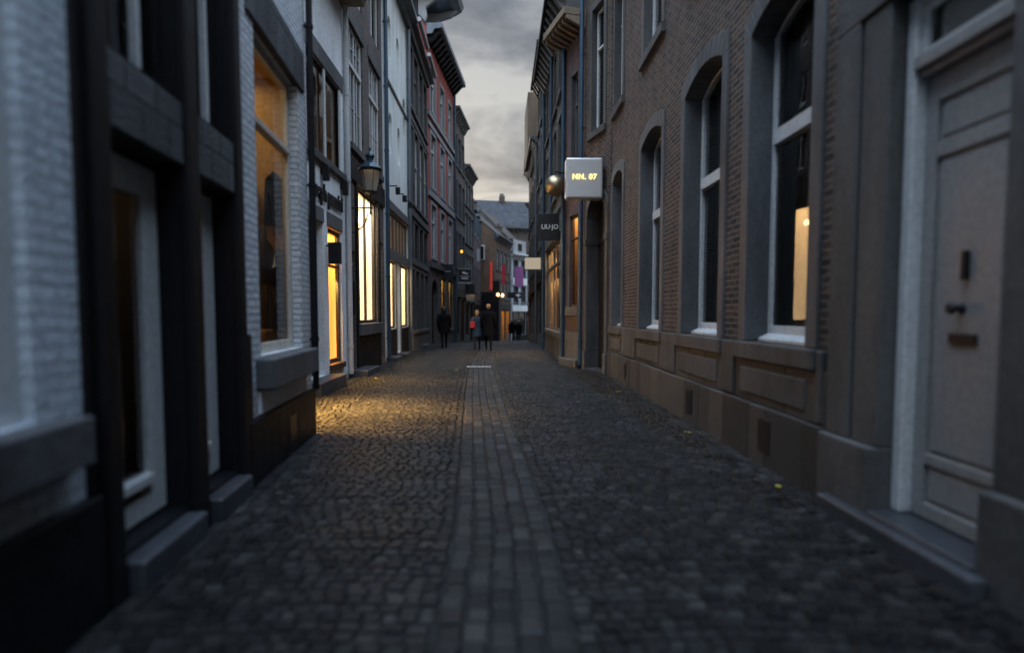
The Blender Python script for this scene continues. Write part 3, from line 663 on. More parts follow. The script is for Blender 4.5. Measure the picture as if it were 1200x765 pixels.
# ------------------------------------------------------------------ RIGHT SIDE
XR = 2.64; YF = 14.6
h = House('brick_house', 'long brown brick house with arched stone window surrounds and grey white door', (XR, YF), (XR, -9.0), 9.7, 'brown_brick', roof='slate', rise=3)
X = lambda v: YF-v
wins = [(13.22, 14.68-.02), (9.95, 11.50), (7.24, 8.76), (5.17, 6.42)]
wins = [(13.22, 14.38), (9.98, 11.45), (7.25, 8.72), (5.12, 6.42), (-.6, .8), (-3.2, -1.8)]
for a, b in wins:
    x0, x1 = X(b), X(a)
    zt = 4.56 if a == 5.12 else 4.72
    h.opening(x0, x1, 1.20, zt, .30, .17)
    h.surround(x0, x1, 1.20, zt, .18, .26, 'blue_stone', rise=.17, proud=.03, sill=0, lintel=.22)
    w = h.window(x0+.004, x1-.004, 1.24, zt-.02, .22, 'white_wood', .085, rise=.17, trans=(3.32,), tbar=.15, thick=.08, bottom=.13, yaw=2.3 if a == 5.12 else .3)
    if a > 0:
        cm = MB(); n_ = 14
        for k in range(n_):
            u0, u1 = x0-.05+k*.03, x0-.05+(k+1)*.03; w0, w1 = .46+.025*math.sin(k*1.7), .46+.025*math.sin((k+1)*1.7)
            cm.quad((u0, w0, 1.25), (u1, w1, 1.25), (u1, w1, 4.6), (u0, w0, 4.6))
        cm.build('curtain', 'grey_curtain', w, smooth=True)
    sm = MB(); sm.prismx([(.12, 1.203), (.25, 1.203), (.25, 1.30), (.15, 1.25), (.12, 1.235)], x0+.01, x1-.01); sm.build('sill_board', 'white_wood', w, bevel=.004)
    # sill slab
    h.boxes('sill', 'limestone', [(x0-.21, x1+.21, -.075, .28, 1.02, 1.197)], .012)
    # dado panel below
    h.boxes('dado_panel', 'limestone', [(x0-.05, x1+.05, -.05, .02, .66, .93)], .014)
    # upper floors
    h.opening(x0+.1, x1-.1, 6.22, 8.9, .22); h.surround(x0+.1, x1-.1, 6.22, 8.9, .17, .18, 'limestone', proud=.03, sill=.18, sillout=.05)
    h.window(x0+.104, x1-.104, 6.24, 8.88, .14, 'white_wood', .08, mull=((x0+x1)/2,), trans=(8.1,))
rb_ = random.Random(11)
def masonry(name, runs_, z0, z1, y0, wlo, whi, mat='stone_blocks'):
    for a_, b_ in runs_:
        mb_ = MB(); x_ = a_
        while x_ < b_-.01:
            w_ = min(rb_.uniform(wlo, whi), b_-x_)
            if b_-x_-w_ < .15: w_ = b_-x_
            mb_.box(x_+.003, x_+w_-.003, y0-rb_.uniform(0, .012), .02, z0, z1-rb_.uniform(0, .006)); x_ += w_
        mb_.build(name, mat, h.o, bevel=.010)
masonry('plinth', [(.01, X(4.74)), (X(2.55), X(-8.9))], -.4, .575, -.075, .28, .75)
# dado course: piers between the windows and recessed runs
edges = sorted((X(b)-.2, X(a)+.2) for a, b in wins)
runs = []; px = .012
for a, b in edges:
    if a > px: runs.append((px, a-.004))
    px = b+.004
masonry('dado', [(.01, X(4.76)), (X(2.5), X(-8.9))], .578, 1.016, -.022, .4, .8)
for a, b in runs:
    if a > X(4.9): continue
    b = min(b, X(4.78))
    if b-a > .1: MB().box(a+.03, b-.03, -.055, .02, .60, 1.19).build('dado_pier', 'limestone', h.o, bevel=.012)
for v in (12.35, 8.1, 5.75): MB().box(X(v)-.13, X(v)+.13, -.088, -.06, .14, .46).build('cellar_vent', 'iron', h.o)
# stone pilasters and door
h.boxes('pilaster', 'limestone', [(X(4.72), X(4.42), -.05, .03, .56, 3.6), (X(4.40), X(4.095), -.028, .34, .56, 3.6)], .014)
h.boxes('pilaster', 'limestone', [(X(3.105), X(2.80), -.028, .34, .56, 3.6), (X(2.78), X(2.5), -.05, .03, .56, 3.6)], .014)
h.boxes('pilaster_base', 'limestone', [(X(4.74), X(4.09), -.10, .34, -.3, .558), (X(3.11), X(2.5), -.10, .34, -.3, .558)], .016)
h.opening(X(4.10), X(3.10), .06, 3.58, .36)
h.boxes('door_head', 'limestone', [(X(4.72), X(2.5), -.05, .30, 3.6, 3.95)], .014)
h.boxes('doorstep', 'step_stone', [(X(4.55), X(3.0), -.20, -.102, -.2, .11), (X(4.085), X(3.115), -.1, .36, -.2, .13)], .018)
h.boxes('door_frame', 'white_wood', [(X(4.085), X(3.995), .08, .24, .135, 3.57), (X(3.205), X(3.115), .08, .24, .135, 3.57), (X(3.993), X(3.207), .09, .24, 3.50, 3.57)], .01)
h.boxes('transom', 'door_paint', [(X(3.993), X(3.207), .06, .24, 3.08, 3.17), (X(3.98), X(3.22), .10, .18, 3.035, 3.078)], .012)
tw = h.window(X(3.993), X(3.207), 3.17, 3.50, .12, 'white_wood', .05, thick=.05, label='transom light above the door')
dl = MB(); a, b = X(3.99), X(3.21); y = .19
dl.box(a, b, y, y+.05, .14, 3.033)
for (p, q, z0, z1) in ((a, a+.10, .14, 3.03), (b-.10, b, .14, 3.03), (a+.1, b-.1, 2.86, 3.03), (a+.1, b-.1, 2.50, 2.60), (a+.1, b-.1, .14, .24), (a+.1, b-.1, .50, .57)):
    dl.box(p, q, y-.025, y+.001, z0, z1)
for (z0, z1) in ((2.63, 2.83), (.27, .47), (.60, 2.47)): dl.box(a+.135, b-.135, y-.012, y+.001, z0, z1)
door = dl.build('door', 'door_paint', h.o, bevel=.008)
mx = (a+b)/2+.0
k = MB(); k.box(mx-.022, mx+.022, y-.045, y-.01, 1.70, 1.88); k.build('door_viewer', 'iron', door, bevel=.008)
k = MB(); k.tube([(mx-.03, y-.01, 1.53), (mx-.03, y-.05, 1.53), (mx-.03, y-.075, 1.53), (mx-.03, y-.10, 1.53)], [.035, .02, .042, .03], 14); k.build('door_knob', 'iron', door, bevel=.004)
k = MB(); k.box(mx-.115, mx+.105, y-.03, y-.01, 1.31, 1.375); k.build('letter_slot', 'iron', door, bevel=.006)
h.room(X(4.1), X(3.1), .1, 3.6, .38, 1.2, 'room_dark', 0)
h.cornice(9.35, .25, .34, 'limestone'); h.finish()
# dark unlit room behind the fourth window; its amber strip is the pane's reflection
h.room(X(6.6), X(5.0), 1.1, 5.0, .36, 3.6, 'room_dark', 0, name='front_room')

# R1a: gate bay
h = House('gate_house', 'brown brick bay with dark stone arched carriage gate beside the blue downpipe', (2.2, 16.25), (2.62, 14.6), 11.9, 'brown_brick', roof='slate', rise=3)
Lg = h.len
h.opening(.28, 1.45, -.1, 4.5, .35, .5)
h.surround(.28, 1.45, .5, 4.5, .16, .30, 'limestone', rise=.5, proud=.05, sill=0, lintel=.22, name='arch')
h.boxes('arch_base', 'limestone', [(.09, .282, -.09, .3, -.3, .498), (1.448, 1.64, -.09, .3, -.3, .498)], .015)
h.boxes('impost', 'limestone', [(.10, .30, -.08, .3, 3.30, 3.46), (1.43, 1.63, -.08, .3, 3.30, 3.46)], .01)
g = MB(); g.box(.28, 1.45, .33, .40, 0, 4.5); g.box(.84, .89, .31, .33, 0, 3.4); g.box(.3, 1.43, .29, .33, 3.34, 3.46)
for q in (.36, .95):
    for z0, z1 in ((.3, 1.4), (1.6, 3.1)): g.box(q, q+.42, .315, .33, z0, z1)
g.build('gate', 'dark_wood', h.o, bevel=.008)
h.boxes('threshold', 'step_stone', [(.29, 1.44, -.06, .32, -.2, .05)], .01)
h.opening(.50, 1.25, 6.15, 9.2, .2); h.surround(.50, 1.25, 6.15, 9.2, .16, .17, 'limestone', proud=.03, sill=.18); h.window(.504, 1.246, 6.17, 9.18, .12, 'white_wood', .07, trans=(8.2,))
h.pipe(.05, .1, 11.6, 'zinc_blue', .06, .12)
h.finish()
# R1b: narrow house with the tan bracketed eave
h = House('narrow_house', 'narrow plum brick house under a tan bracketed eave with one amber window', (1.85, 17.6), (2.2, 16.25), 9.5, 'plum_brick', roof='brown_tiles', rise=2)
h.opening(.35, 1.0, 1.68, 4.25, .12); h.window(.35, 1.0, 1.68, 4.25, .05, 'brown_wood', .07, trans=(3.6,), label='amber lit window')
h.surround(.35, 1.0, 1.68, 4.25, .10, .05, 'limestone', sill=0)
h.boxes('sill', 'limestone', [(.2, 1.15, -.09, .1, 1.42, 1.675)], .012)
h.boxes('panel', 'brown_wood', [(.3, 1.05, -.03, .02, 1.0, 1.41)], .01); h.boxes('plinth', 'ashlar', [(.1, 1.30, -.06, .02, .2, .99)], .014); h.boxes('corner_stone', 'limestone', [(.02, 1.35, -.22, .02, -.3, .22)], .03)
h.room(.28, 1.08, 1.6, 4.35, .13, .6, 'room_ochre', 7, (1, .60, .27))
h.opening(.45, .95, 5.6, 8.1, .2); h.surround(.45, .95, 5.6, 8.1, .12, .16, 'limestone'); h.window(.454, .946, 5.62, 8.08, .1, 'grey_wood', .06, trans=(7.3,))
ev = MB(); ev.box(-.3, 1.42, -.62, .02, 9.32, 9.5); ev.build('eave', 'tan_wood', h.o, bevel=.01)
for k in range(7):
    xx = -.2+k*.26; br = MB(); br.prismx([(.0, 9.02), (-.12, 9.05), (-.55, 9.22), (-.55, 9.318), (.0, 9.318)], xx-.05, xx+.05); br.build('eave_bracket', 'tan_wood', h.o, bevel=.008)
h.pipe(-.0, .1, 9.2, 'zinc_blue', .055, .10)
h.finish()

# R2..R5
h = House('shop_house', 'dark fronted house with wide amber lit shop window under the black square sign', (1.80, 24.9), (1.82, 17.7), 11.0, 'ashlar_grey', roof='slate')
X = lambda v: 24.9-v
h.opening(X(24.4), X(18.35), .90, 3.95, .14)
h.window(X(24.4), X(18.35), .90, 3.95, .06, 'grey_wood', .09, mull=tuple(X(18.35+1.21*k) for k in range(1, 5)), bar=.10, trans=(3.2,), label='wide amber lit shop window with grey posts')
h.boxes('sill', 'limestone', [(X(24.5), X(18.25), -.10, .06, .72, .895)], .012); h.boxes('plinth', 'ashlar', [(X(24.5), X(18.25), -.04, .02, -.3, .715)], .012)
h.boxes('shop_front', 'grey_wood', [(X(24.6), X(18.15), -.08, .0, 4.0, 4.5), (X(18.33), X(18.0), -.06, .02, -.2, 3.98), (X(24.7), X(24.42), -.06, .02, -.2, 3.98)], .012)
h.room(X(24.6), X(18.2), .8, 4.05, .15, .75, 'room_ochre', 120, (1, .63, .28))
h.boxes('display_screen', 'grey_wood', [(X(22.2), X(18.4), .22, .26, .9, 3.9)], .005)
for k in range(4):
    v = 18.5+1.65*k
    for z0, z1 in ((5.4, 7.6), (8.3, 10.2)):
        h.opening(X(v+1.05), X(v), z0, z1, .16); h.surround(X(v+1.05), X(v), z0, z1, .13, .11, 'limestone', proud=.03); h.window(X(v+1.05), X(v), z0, z1, .1, 'grey_wood', .07, mull=(X(v+.52),), trans=(z1-.7,))
h.band(4.75, 4.95, .06, 'limestone'); h.cornice(10.6, .55, .42, 'black_paint', .5, 'grey_wood'); h.pipe(X(21.4), 4.6, 10.6, 'zinc_blue', .05, .1); h.finish()
h = rowhouse('row_house', 'dark grey row house with bracketed cornice on the right beyond the amber shop', (1.78, 30.2), (1.80, 24.95), 12.6, 'ashlar_grey', -.15, 3, ((4.6, 6.8), (7.6, 9.6), (10.2, 11.8)), 'grey_wood', 'black_paint', lit=5, cornice='black_paint')
h.pipe(5.1, .0, 12.2, 'zinc_blue', .06, .1)
h = rowhouse('row_house', 'tan row house with boxy top storey jutting above the right hand roofs', (1.75, 37.0), (1.78, 30.25), 10.3, 'dark_brick', -.4, 4, ((3.8, 5.8), (6.8, 8.8)), 'grey_wood', 'black_paint', lit=5, cornice='grey_wood')
h.boxes('oriel', 'oriel_boards', [(.4, 4.6, -.42, .3, 10.0, 13.2)], .03, label='tan boarded oriel storey'); h.pipe(6.6, -.2, 10, 'zinc_grey', .06, .1)
rowhouse('row_house', 'plain brown brick row house last on the right before the street bends', (1.9, 43.5), (1.75, 37.05), 11.5, 'orange_brick', -.7, 3, ((3.8, 5.8), (6.8, 8.8)), 'grey_wood', 'black_paint', lit=0)
rowhouse('row_house', 'dark house on the right where the street turns, behind the cream sign', (5.5, 55.0), (1.95, 43.6), 9.5, 'plum_brick', -1.0, 4, ((3.4, 5.4), (6.2, 8.2)), 'grey_wood', 'black_paint', lit=8, litc=(1, .6, .15))

# ------------------------------------------------------------------ GROUND
def interp(x, pts):
    for (a, b), (c, d) in zip(pts, pts[1:]):
        if x <= c: return b+(d-b)*max(0., (x-a)/(c-a))
    return pts[-1][1]
def left_edge(Y):
    if Y < 7.55: return NA[0]-.085*Y-.02
    return interp(Y, [(7.6, -3.62), (29.3, -3.62), (36.9, -2.97), (45.5, -2.22), (53.6, -1.9), (54., -.7), (61, .7), (64, .9), (75, 1.5)])
def right_edge(Y): return interp(Y, [(-10, 2.66), (14.6, 2.66), (17.6, 1.87), (43.5, 1.9), (55, 5.5), (75, 9)])
def strip_x(Y): return interp(Y, [(-5, .02), (4, .0), (6, -.1), (11, -.36), (16.5, -.6), (25, -.62), (37, -.45), (50, .1), (70, 2.5)])

V, F = [], []; V2, F2 = [], []
def sett(V, F, cx, cy, w, l, rot, rng):
    c, s_ = math.cos(rot), math.sin(rot); i = len(V); gz = GZ(cy)
    hz = rng.uniform(-.003, .005); tx, ty = rng.uniform(-.04, .04), rng.uniform(-.04, .04)
    jw = [rng.uniform(.94, 1.03) for _ in range(4)]; jl = [rng.uniform(.94, 1.03) for _ in range(4)]
    for (sc_, z) in ((1.0, -.04), (.96, -.012), (.80, .001)):
        for k, (a, b) in enumerate(((-1, -1), (1, -1), (1, 1), (-1, 1))):
            x, y = a*w/2*sc_*jw[k], b*l/2*sc_*jl[k]
            V.append((cx+c*x-s_*y, cy+s_*x+c*y, gz+z+hz+(tx*x+ty*y if z > -.03 else 0)))
    for r_ in (0, 4):
        for k in range(4): F.append((i+r_+k, i+r_+(k+1) % 4, i+r_+4+(k+1) % 4, i+r_+4+k))
    F.append((i+8, i+9, i+10, i+11))
rng = random.Random(3)
Y = .6
while Y < 66:
    big = 1. if Y < 34 else 1.5
    for side in (-1, 1):
        u = .332+rng.uniform(0, .02)
        ph = rng.uniform(-.012, .012)
        while True:
            w = rng.uniform(.075, .125)*big
            uc = u+w/2; sx = strip_x(Y); x = sx+side*uc
            a = math.sin(PI*((uc*.92+.18) % 2.2)/2.2)
            da = math.cos(PI*((uc*.92+.18) % 2.2)/2.2)*PI/2.2*.92
            A = .13
            yy = Y+A*a+ph+rng.uniform(-.008, .008)
            if x > right_edge(yy)-.27 or x < left_edge(yy)+.20: break
            rot = math.atan(A*da)*side+rng.uniform(-.05, .05)
            sett(V, F, x, yy, (w-.009), (.090*big-.009)*rng.uniform(.9, 1.03), rot, rng)
            u += w
            if u > 8: break
    Y += .090*big
def bulk(name, V, F, mat):
    me = bpy.data.meshes.new(name); me.from_pydata(V, [], F); me.update(); me.materials.append(M[mat])
    o = bpy.data.objects.new(name, me); col.objects.link(o); o['kind'] = 'structure'; return o
for side, fn in ((1, right_edge), (-1, left_edge)):
    for c in range(3):
        Y = .6+rng.uniform(0, .1)
        while Y < 50:
            l = rng.uniform(.12, .24); e0 = fn(Y+l/2); sl_ = fn(Y+l/2+.2)-fn(Y+l/2-.2)
            if abs(sl_) < .4: sett(V, F, e0-side*(.03+c*.112)+rng.uniform(-.008, .008), Y+l/2, rng.uniform(.095, .106), l-.010, -math.atan(sl_/.4), rng)
            Y += l
bulk('cobblestone_paving', V, F, 'setts')
for c in range(5):
    Y = .6+rng.uniform(0, .1)
    while Y < 60:
        l = rng.uniform(.12, .21)
        sx = strip_x(Y+l/2)+(c-2)*.130; slope = (strip_x(Y+.5)-strip_x(Y-.5))
        sett(V2, F2, sx+rng.uniform(-.009, .009), Y+l/2, rng.uniform(.117, .125), l-.007, -math.atan(slope), rng); Y += l
bulk('drainage_strip', V2, F2, 'setts_strip')
# joint bed under the stones, reaching to the horizon
gm = MB(); ys = [-60, -10, 0, 10, 20, 26, 28, 30, 32, 40, 50, 60, 80, 400]
for a, b in zip(ys, ys[1:]):
    za, zb = GZ(min(a, 80))-.017, GZ(min(b, 80))-.017
    gm.quad((-300, a, za), (300, a, za), (300, b, zb), (-300, b, zb))
g = gm.build('ground', 'bed'); g['kind'] = 'structure'

# ------------------------------------------------------------------ things in the street
def thing(name, label, cat, loc, rz=0, group=None): return empty(name, loc, rz, label=label, cat=cat, group=group)

# street lantern on a bracket
t = thing('street_lamp', 'green and black wall lantern on scrolled iron bracket by the white downpipe', 'street lamp', (-3.6, 14.0, 0))
m = MB(); m.tube([(0, 0, 3.92), (.62, 0, 3.92)], .022, 8); m.tube([(0, 0, 3.35)]+[(.05+.45*math.sin(a), 0, 3.35+.5*(1-math.cos(a))) for a in (.3, .7, 1.1, 1.5)], .017, 8)
m.tube([(.30+.1*math.cos(a), 0, 3.78+.1*math.sin(a)) for a in [k*.5 for k in range(0, 11)]], .012, 6)
m.box(-.01, .03, -.05, .05, 3.25, 4.05); m.tube([(.56, 0, 3.78), (.56, 0, 4.24)], .024, 8); m.lathe([(.01, 3.76), (.04, 3.80), (.02, 3.84)], (.56, 0, 0), 10)
m.build('bracket', 'iron', t, bevel=.003)
cx = .56
m = MB(); m.lathe([(.02, 4.22), (.15, 4.26), (.16, 4.30)], (cx, 0, 0), 6)
for k in range(6):
    a = k*PI/3; m.tube([(cx+.14*math.cos(a), .14*math.sin(a), 4.28), (cx+.245*math.cos(a), .245*math.sin(a), 4.76)], .007, 6)
m.lathe([(.255, 4.75), (.265, 4.79)], (cx, 0, 0), 6); m.build('lantern_frame', 'iron', t)
m = MB(); m.lathe([(.27, 4.79), (.27, 4.81), (.19, 4.90), (.11, 4.96), (.075, 4.99), (.075, 5.06), (.11, 5.08), (.10, 5.12), (.05, 5.18), (.02, 5.22), (.03, 5.26), (.005, 5.30)], (cx, 0, 0), 18); m.build('lantern_roof', 'lamp_green', t, smooth=False)
m = MB()
for k in range(6):
    a, b = k*PI/3, (k+1)*PI/3
    m.quad((cx+.137*math.cos(a), .137*math.sin(a), 4.29), (cx+.137*math.cos(b), .137*math.sin(b), 4.29), (cx+.24*math.cos(b), .24*math.sin(b), 4.76), (cx+.24*math.cos(a), .24*math.sin(a), 4.76))
m.build('lantern_glass', 'lamp_glass', t)
m = MB(); m.lathe([(.025, 4.30), (.025, 4.48), (.02, 4.5)], (cx, 0, 0), 10); m.build('candle_bulb', 'sign_white', t)
m = MB(); m.lathe([(.07, 4.765), (.08, 4.775), (.06, 4.785)], (cx, 0, 0), 10); m.build('lamp_element', emis('lamp_faint', (1, .6, .25), 2.2), t)

# NN.07 light box
t = thing('hanging_sign', 'brushed silver box sign with glowing yellow letters beside the arched gate', 'sign', (2.0, 14.75, 4.79))
m = MB(); m.box(-.45, .45, 0, .38, -.49, .49); m.build('sign_box', 'steel', t, bevel=.045)
m = MB(); m.tube([(.44, .2, .22), (.62, .2, .22)], .025, 8); m.tube([(.44, .2, -.22), (.62, .2, -.22)], .025, 8); m.box(.56, .62, .13, .27, -.34, .34); m.build('bracket', 'iron', t)
text_mb('NN.', .175, .02, t, 'sign_letters', (-.13, -.006, .02), (PI/2, 0, 0), bold=.004, space=1.14); text_mb('07', .175, .02, t, 'sign_letters', (.20, -.006, .02), (PI/2, 0, 0), bold=.004, space=1.14)
# gilded ball
t = thing('hanging_sign', 'polished brass ball hanging out from the wall left of the silver box sign', 'sign', (1.50, 17.25, 5.12))
m = MB(); n = 14; m.lathe([(.295*math.sin(PI*k/n)+.001, -.295*math.cos(PI*k/n)) for k in range(n+1)], (0, 0, 0), 28); m.build('ball', 'brass', t, smooth=True)
m = MB(); m.tube([(0, 0, .28), (0, 0, .40), (.38, .3, .40)], .018, 8); m.build('bracket', 'iron', t)
# LIU.JO panel
t = thing('hanging_sign', 'black square panel sign with thin white capitals over the amber shop window', 'sign', (1.45, 18.5, 4.14))
m = MB(); m.box(-.355, .355, 0, .09, -.41, .41); m.build('panel', 'sign_black', t, bevel=.008)
m = MB(); m.tube([(.34, .05, .3), (.40, .05, .3)], .02, 8); m.tube([(.34, .05, -.3), (.40, .05, -.3)], .02, 8); m.build('bracket', 'iron', t)
area(bpy.data.objects['shop_house'], (3.6, .20, 2.6), (R(-35), 0, 0), 4.5, .3, 90, (1, .52, .16)).data.spread = R(90)
text_mb('LIU\u00b7JO', .19, .012, t, 'sign_white', (0, -.004, 0), (PI/2, 0, 0), bold=.003)
# cream sign
t = thing('hanging_sign', 'blank cream light box sign hanging on the right beyond the black square one', 'sign', (1.42, 28.2, 3.83))
m = MB(); m.box(-.37, .37, 0, .12, -.27, .27); m.build('sign_box', 'sign_cream_lit', t, bevel=.02)
m = MB(); m.box(-.39, .39, -.01, .13, .27, .30); m.box(-.39, .39, -.01, .13, -.30, -.27); m.tube([(.36, .06, .2), (.42, .06, .2)], .02, 8); m.build('frame', 'iron', t)

def flat_sign(label, c, w, hgt, mat, lines, Y, wallside=-1, lm='sign_white', bars=True):
    t = thing('hanging_sign', label, 'sign', (c[0], Y, c[1]))
    m = MB(); m.box(-w/2, w/2, 0, .08, -hgt/2, hgt/2); m.build('panel', mat, t, bevel=.008)
    m = MB(); m.tube([(wallside*w*.45, .04, hgt*.35), (wallside*(w*.5+.42), .04, hgt*.35)], .018, 8); m.build('bracket', 'iron', t)
    for (txt, sz, dz) in lines: text_mb(txt, sz, .01, t, lm, (0, -.004, dz), (PI/2, 0, 0))
    return t
flat_sign('small black projecting sign on the white pier between the two shop doors', (-3.42, 2.72), .26, .44, 'sign_black', [], 12.30)
def px(x, y, Y): return ((x-589)/700*Y, 1.5-(y-367)/700*Y)
c = px(524.5, 318.5, 33); flat_sign('black hanging sign with faint script before tall yellow windows', c, .70, .80, 'sign_black', [('boutique'[:0], .1, 0)], 33, lm='sign_grey')
m = MB(); m.box(-.2, .2, -.006, .002, -.02, .03); m.build('lettering', 'sign_grey', bpy.data.objects[[o.name for o in bpy.data.objects if o.name.startswith('hanging_sign')][-1]])
c = px(545, 323.5, 37.5); t = flat_sign('black hanging sign with white emblem and white line of script in a pale frame', c, .74, .8, 'sign_black', [], 37.5)
m = MB(); m.prism([(-.2, .22), (-.02, .26), (.06, .18), (.22, .16), (.14, .08), (.0, .12), (-.12, .14)], -.006, .002); m.box(-.28, .28, -.006, .002, -.05, -.02); m.box(-.2, .2, -.006, .002, -.2, -.13); m.build('emblem', 'sign_white', t)
m = MB(); m.box(-.41, .41, -.02, .1, .40, .45); m.box(-.41, .41, -.02, .1, -.47, -.40); m.build('frame', 'sign_grey', t)
c = px(551, 339, 42); flat_sign('dark blank hanging sign low behind the emblem sign', c, .68, .72, 'sign_black', [], 42)
c = px(603, 346, 55); t = flat_sign('wide black shop sign with white cross far down the street', c, 1.3, .55, 'sign_black', [], 55, 1)
m = MB(); m.box(.1, .55, -.006, .002, -.05, .05); m.box(.27, .38, -.007, .002, -.16, .16); m.build('emblem', 'sign_white', t)
c = px(619, 355, 43); flat_sign('small white sign far down the right side', c, .36, .34, 'sign_white', [], 43, 1)
c = px(559, 300, 49); t = flat_sign('tilted pale lettering board on the low brown roofed house', c, .5, 1.0, 'sign_grey', [], 49)
c = px(608, 325, 60); t = thing('banner', 'purple cloth banner hanging in front of the white house', 'banner', (c[0], 60, c[1]))
m = MB(); 
pts = [(-.42, -1.0), (-.3, -.9), (0, -1.05), (.3, -.85), (.45, -.95), (.45, 1.0), (-.45, 1.0)]
m.prism(pts, -.02, .02); m.build('cloth', 'purple_cloth', t); m = MB(); m.tube([(-.55, 0, 1.02), (.9, 0, 1.02)], .025, 8); m.build('rod', 'iron', t)
c = px(590, 322, 55); t = thing('flag', 'red cloth flag hanging at the corner house', 'flag', (c[0], 55, c[1]))
m = MB(); m.prism([(-.12, -1.0), (.15, -.8), (.2, .9), (-.15, .9)], -.02, .02); m.build('cloth', 'red_cloth', t); m = MB(); m.tube([(-.9, .3, .7), (.25, 0, 1.0)], .02, 8); m.build('rod', 'iron', t)
c = px(541.5, 295.5, 38); t = thing('wall_lamp', 'small round orange wall lamp above the emblem sign', 'lamp', (c[0], 38, c[1]))
m = MB(); m.lathe([(.02, -.09), (.06, -.06), (.075, 0), (.06, .06), (.02, .085)], (0, 0, 0), 12); m.build('globe', emis('lamp_orange', (1, .40, .04), 2.0), t, smooth=True); m = MB(); m.tube([(0, 0, .1), (-.55, 0, .2)], .015, 6); m.build('bracket', 'iron', t)

# drain cover across the strip
t = thing('drain_cover', 'pale flat stone drain cover across the central strip of setts', 'drain cover', (-.66, 16.7, .006))
m = MB(); m.box(-.34, .34, -.11, .11, -.03, .012); m.build('slab', 'sign_grey', t, bevel=.008)
m = MB()
for k in range(6): m.box(-.27+k*.1, -.22+k*.1, -.07, .07, .012, .0135)
m.build('slot', 'iron', t)

# fallen leaves
lf = MB(); lf.v = [(-.05, 0, .004), (-.02, .03, .012), (.03, .028, .004), (.065, 0, .014), (.03, -.03, .006), (-.02, -.028, .012)]; lf.f = [(0, 1, 2, 3), (0, 3, 4, 5)]
first = None
for k, (x, y, txt) in enumerate(((2.30, 7.35, 'yellow fallen leaf near the right plinth below the third window'), (2.36, 5.0, 'yellow fallen leaf on the setts by the doorstep of the grey white door'), (2.2, 11.2, 'yellow fallen leaf at the right edge below the second window'), (-1.2, 15.6, 'yellow fallen leaf left of the drainage strip'), (-2.9, 13.6, 'orange leaf lying by the stone doorsteps on the left'))):
    o = lf.build('fallen_leaf', 'leaf') if first is None else first.copy()
    if first is None: first = o
    else: col.objects.link(o)
    o.location = (x, y, .016); o.rotation_euler = (0, .1, k*1.3); tag(o, txt, 'leaf', 'fallen leaves on the setts')

# ------------------------------------------------------------------ people
def skinmesh(name, pts, edges, mat, parent, root=0, sub=2):
    me = bpy.data.meshes.new(name); me.from_pydata([p[:3] for p in pts], edges, []); me.update()
    o = bpy.data.objects.new(name, me); col.objects.link(o)
    sk = o.modifiers.new('skin', 'SKIN'); sk.use_smooth_shade = True
    if not me.skin_vertices: me.attributes  # created by the modifier
    bpy.context.view_layer.objects.active = o
    lay = me.skin_vertices[0] if len(me.skin_vertices) else None
    if lay is None:
        raise RuntimeError('no skin layer')
    for k, p in enumerate(pts):
        r = p[3]; lay.data[k].radius = r if isinstance(r, tuple) else (r, r)
        lay.data[k].use_root = (k == root)
    ss = o.modifiers.new('sub', 'SUBSURF'); ss.levels = sub; ss.render_levels = sub
    dg = bpy.context.evaluated_depsgraph_get(); dg.update()
    m2 = bpy.data.meshes.new_from_object(o.evaluated_get(dg))
    bpy.data.objects.remove(o); bpy.data.meshes.remove(me)
    m2.name = name; m2.materials.clear(); m2.materials.append(M[mat]); m2.polygons.foreach_set('use_smooth', [True]*len(m2.polygons))
    o = bpy.data.objects.new(name, m2); col.objects.link(o); o.parent = parent
    return o

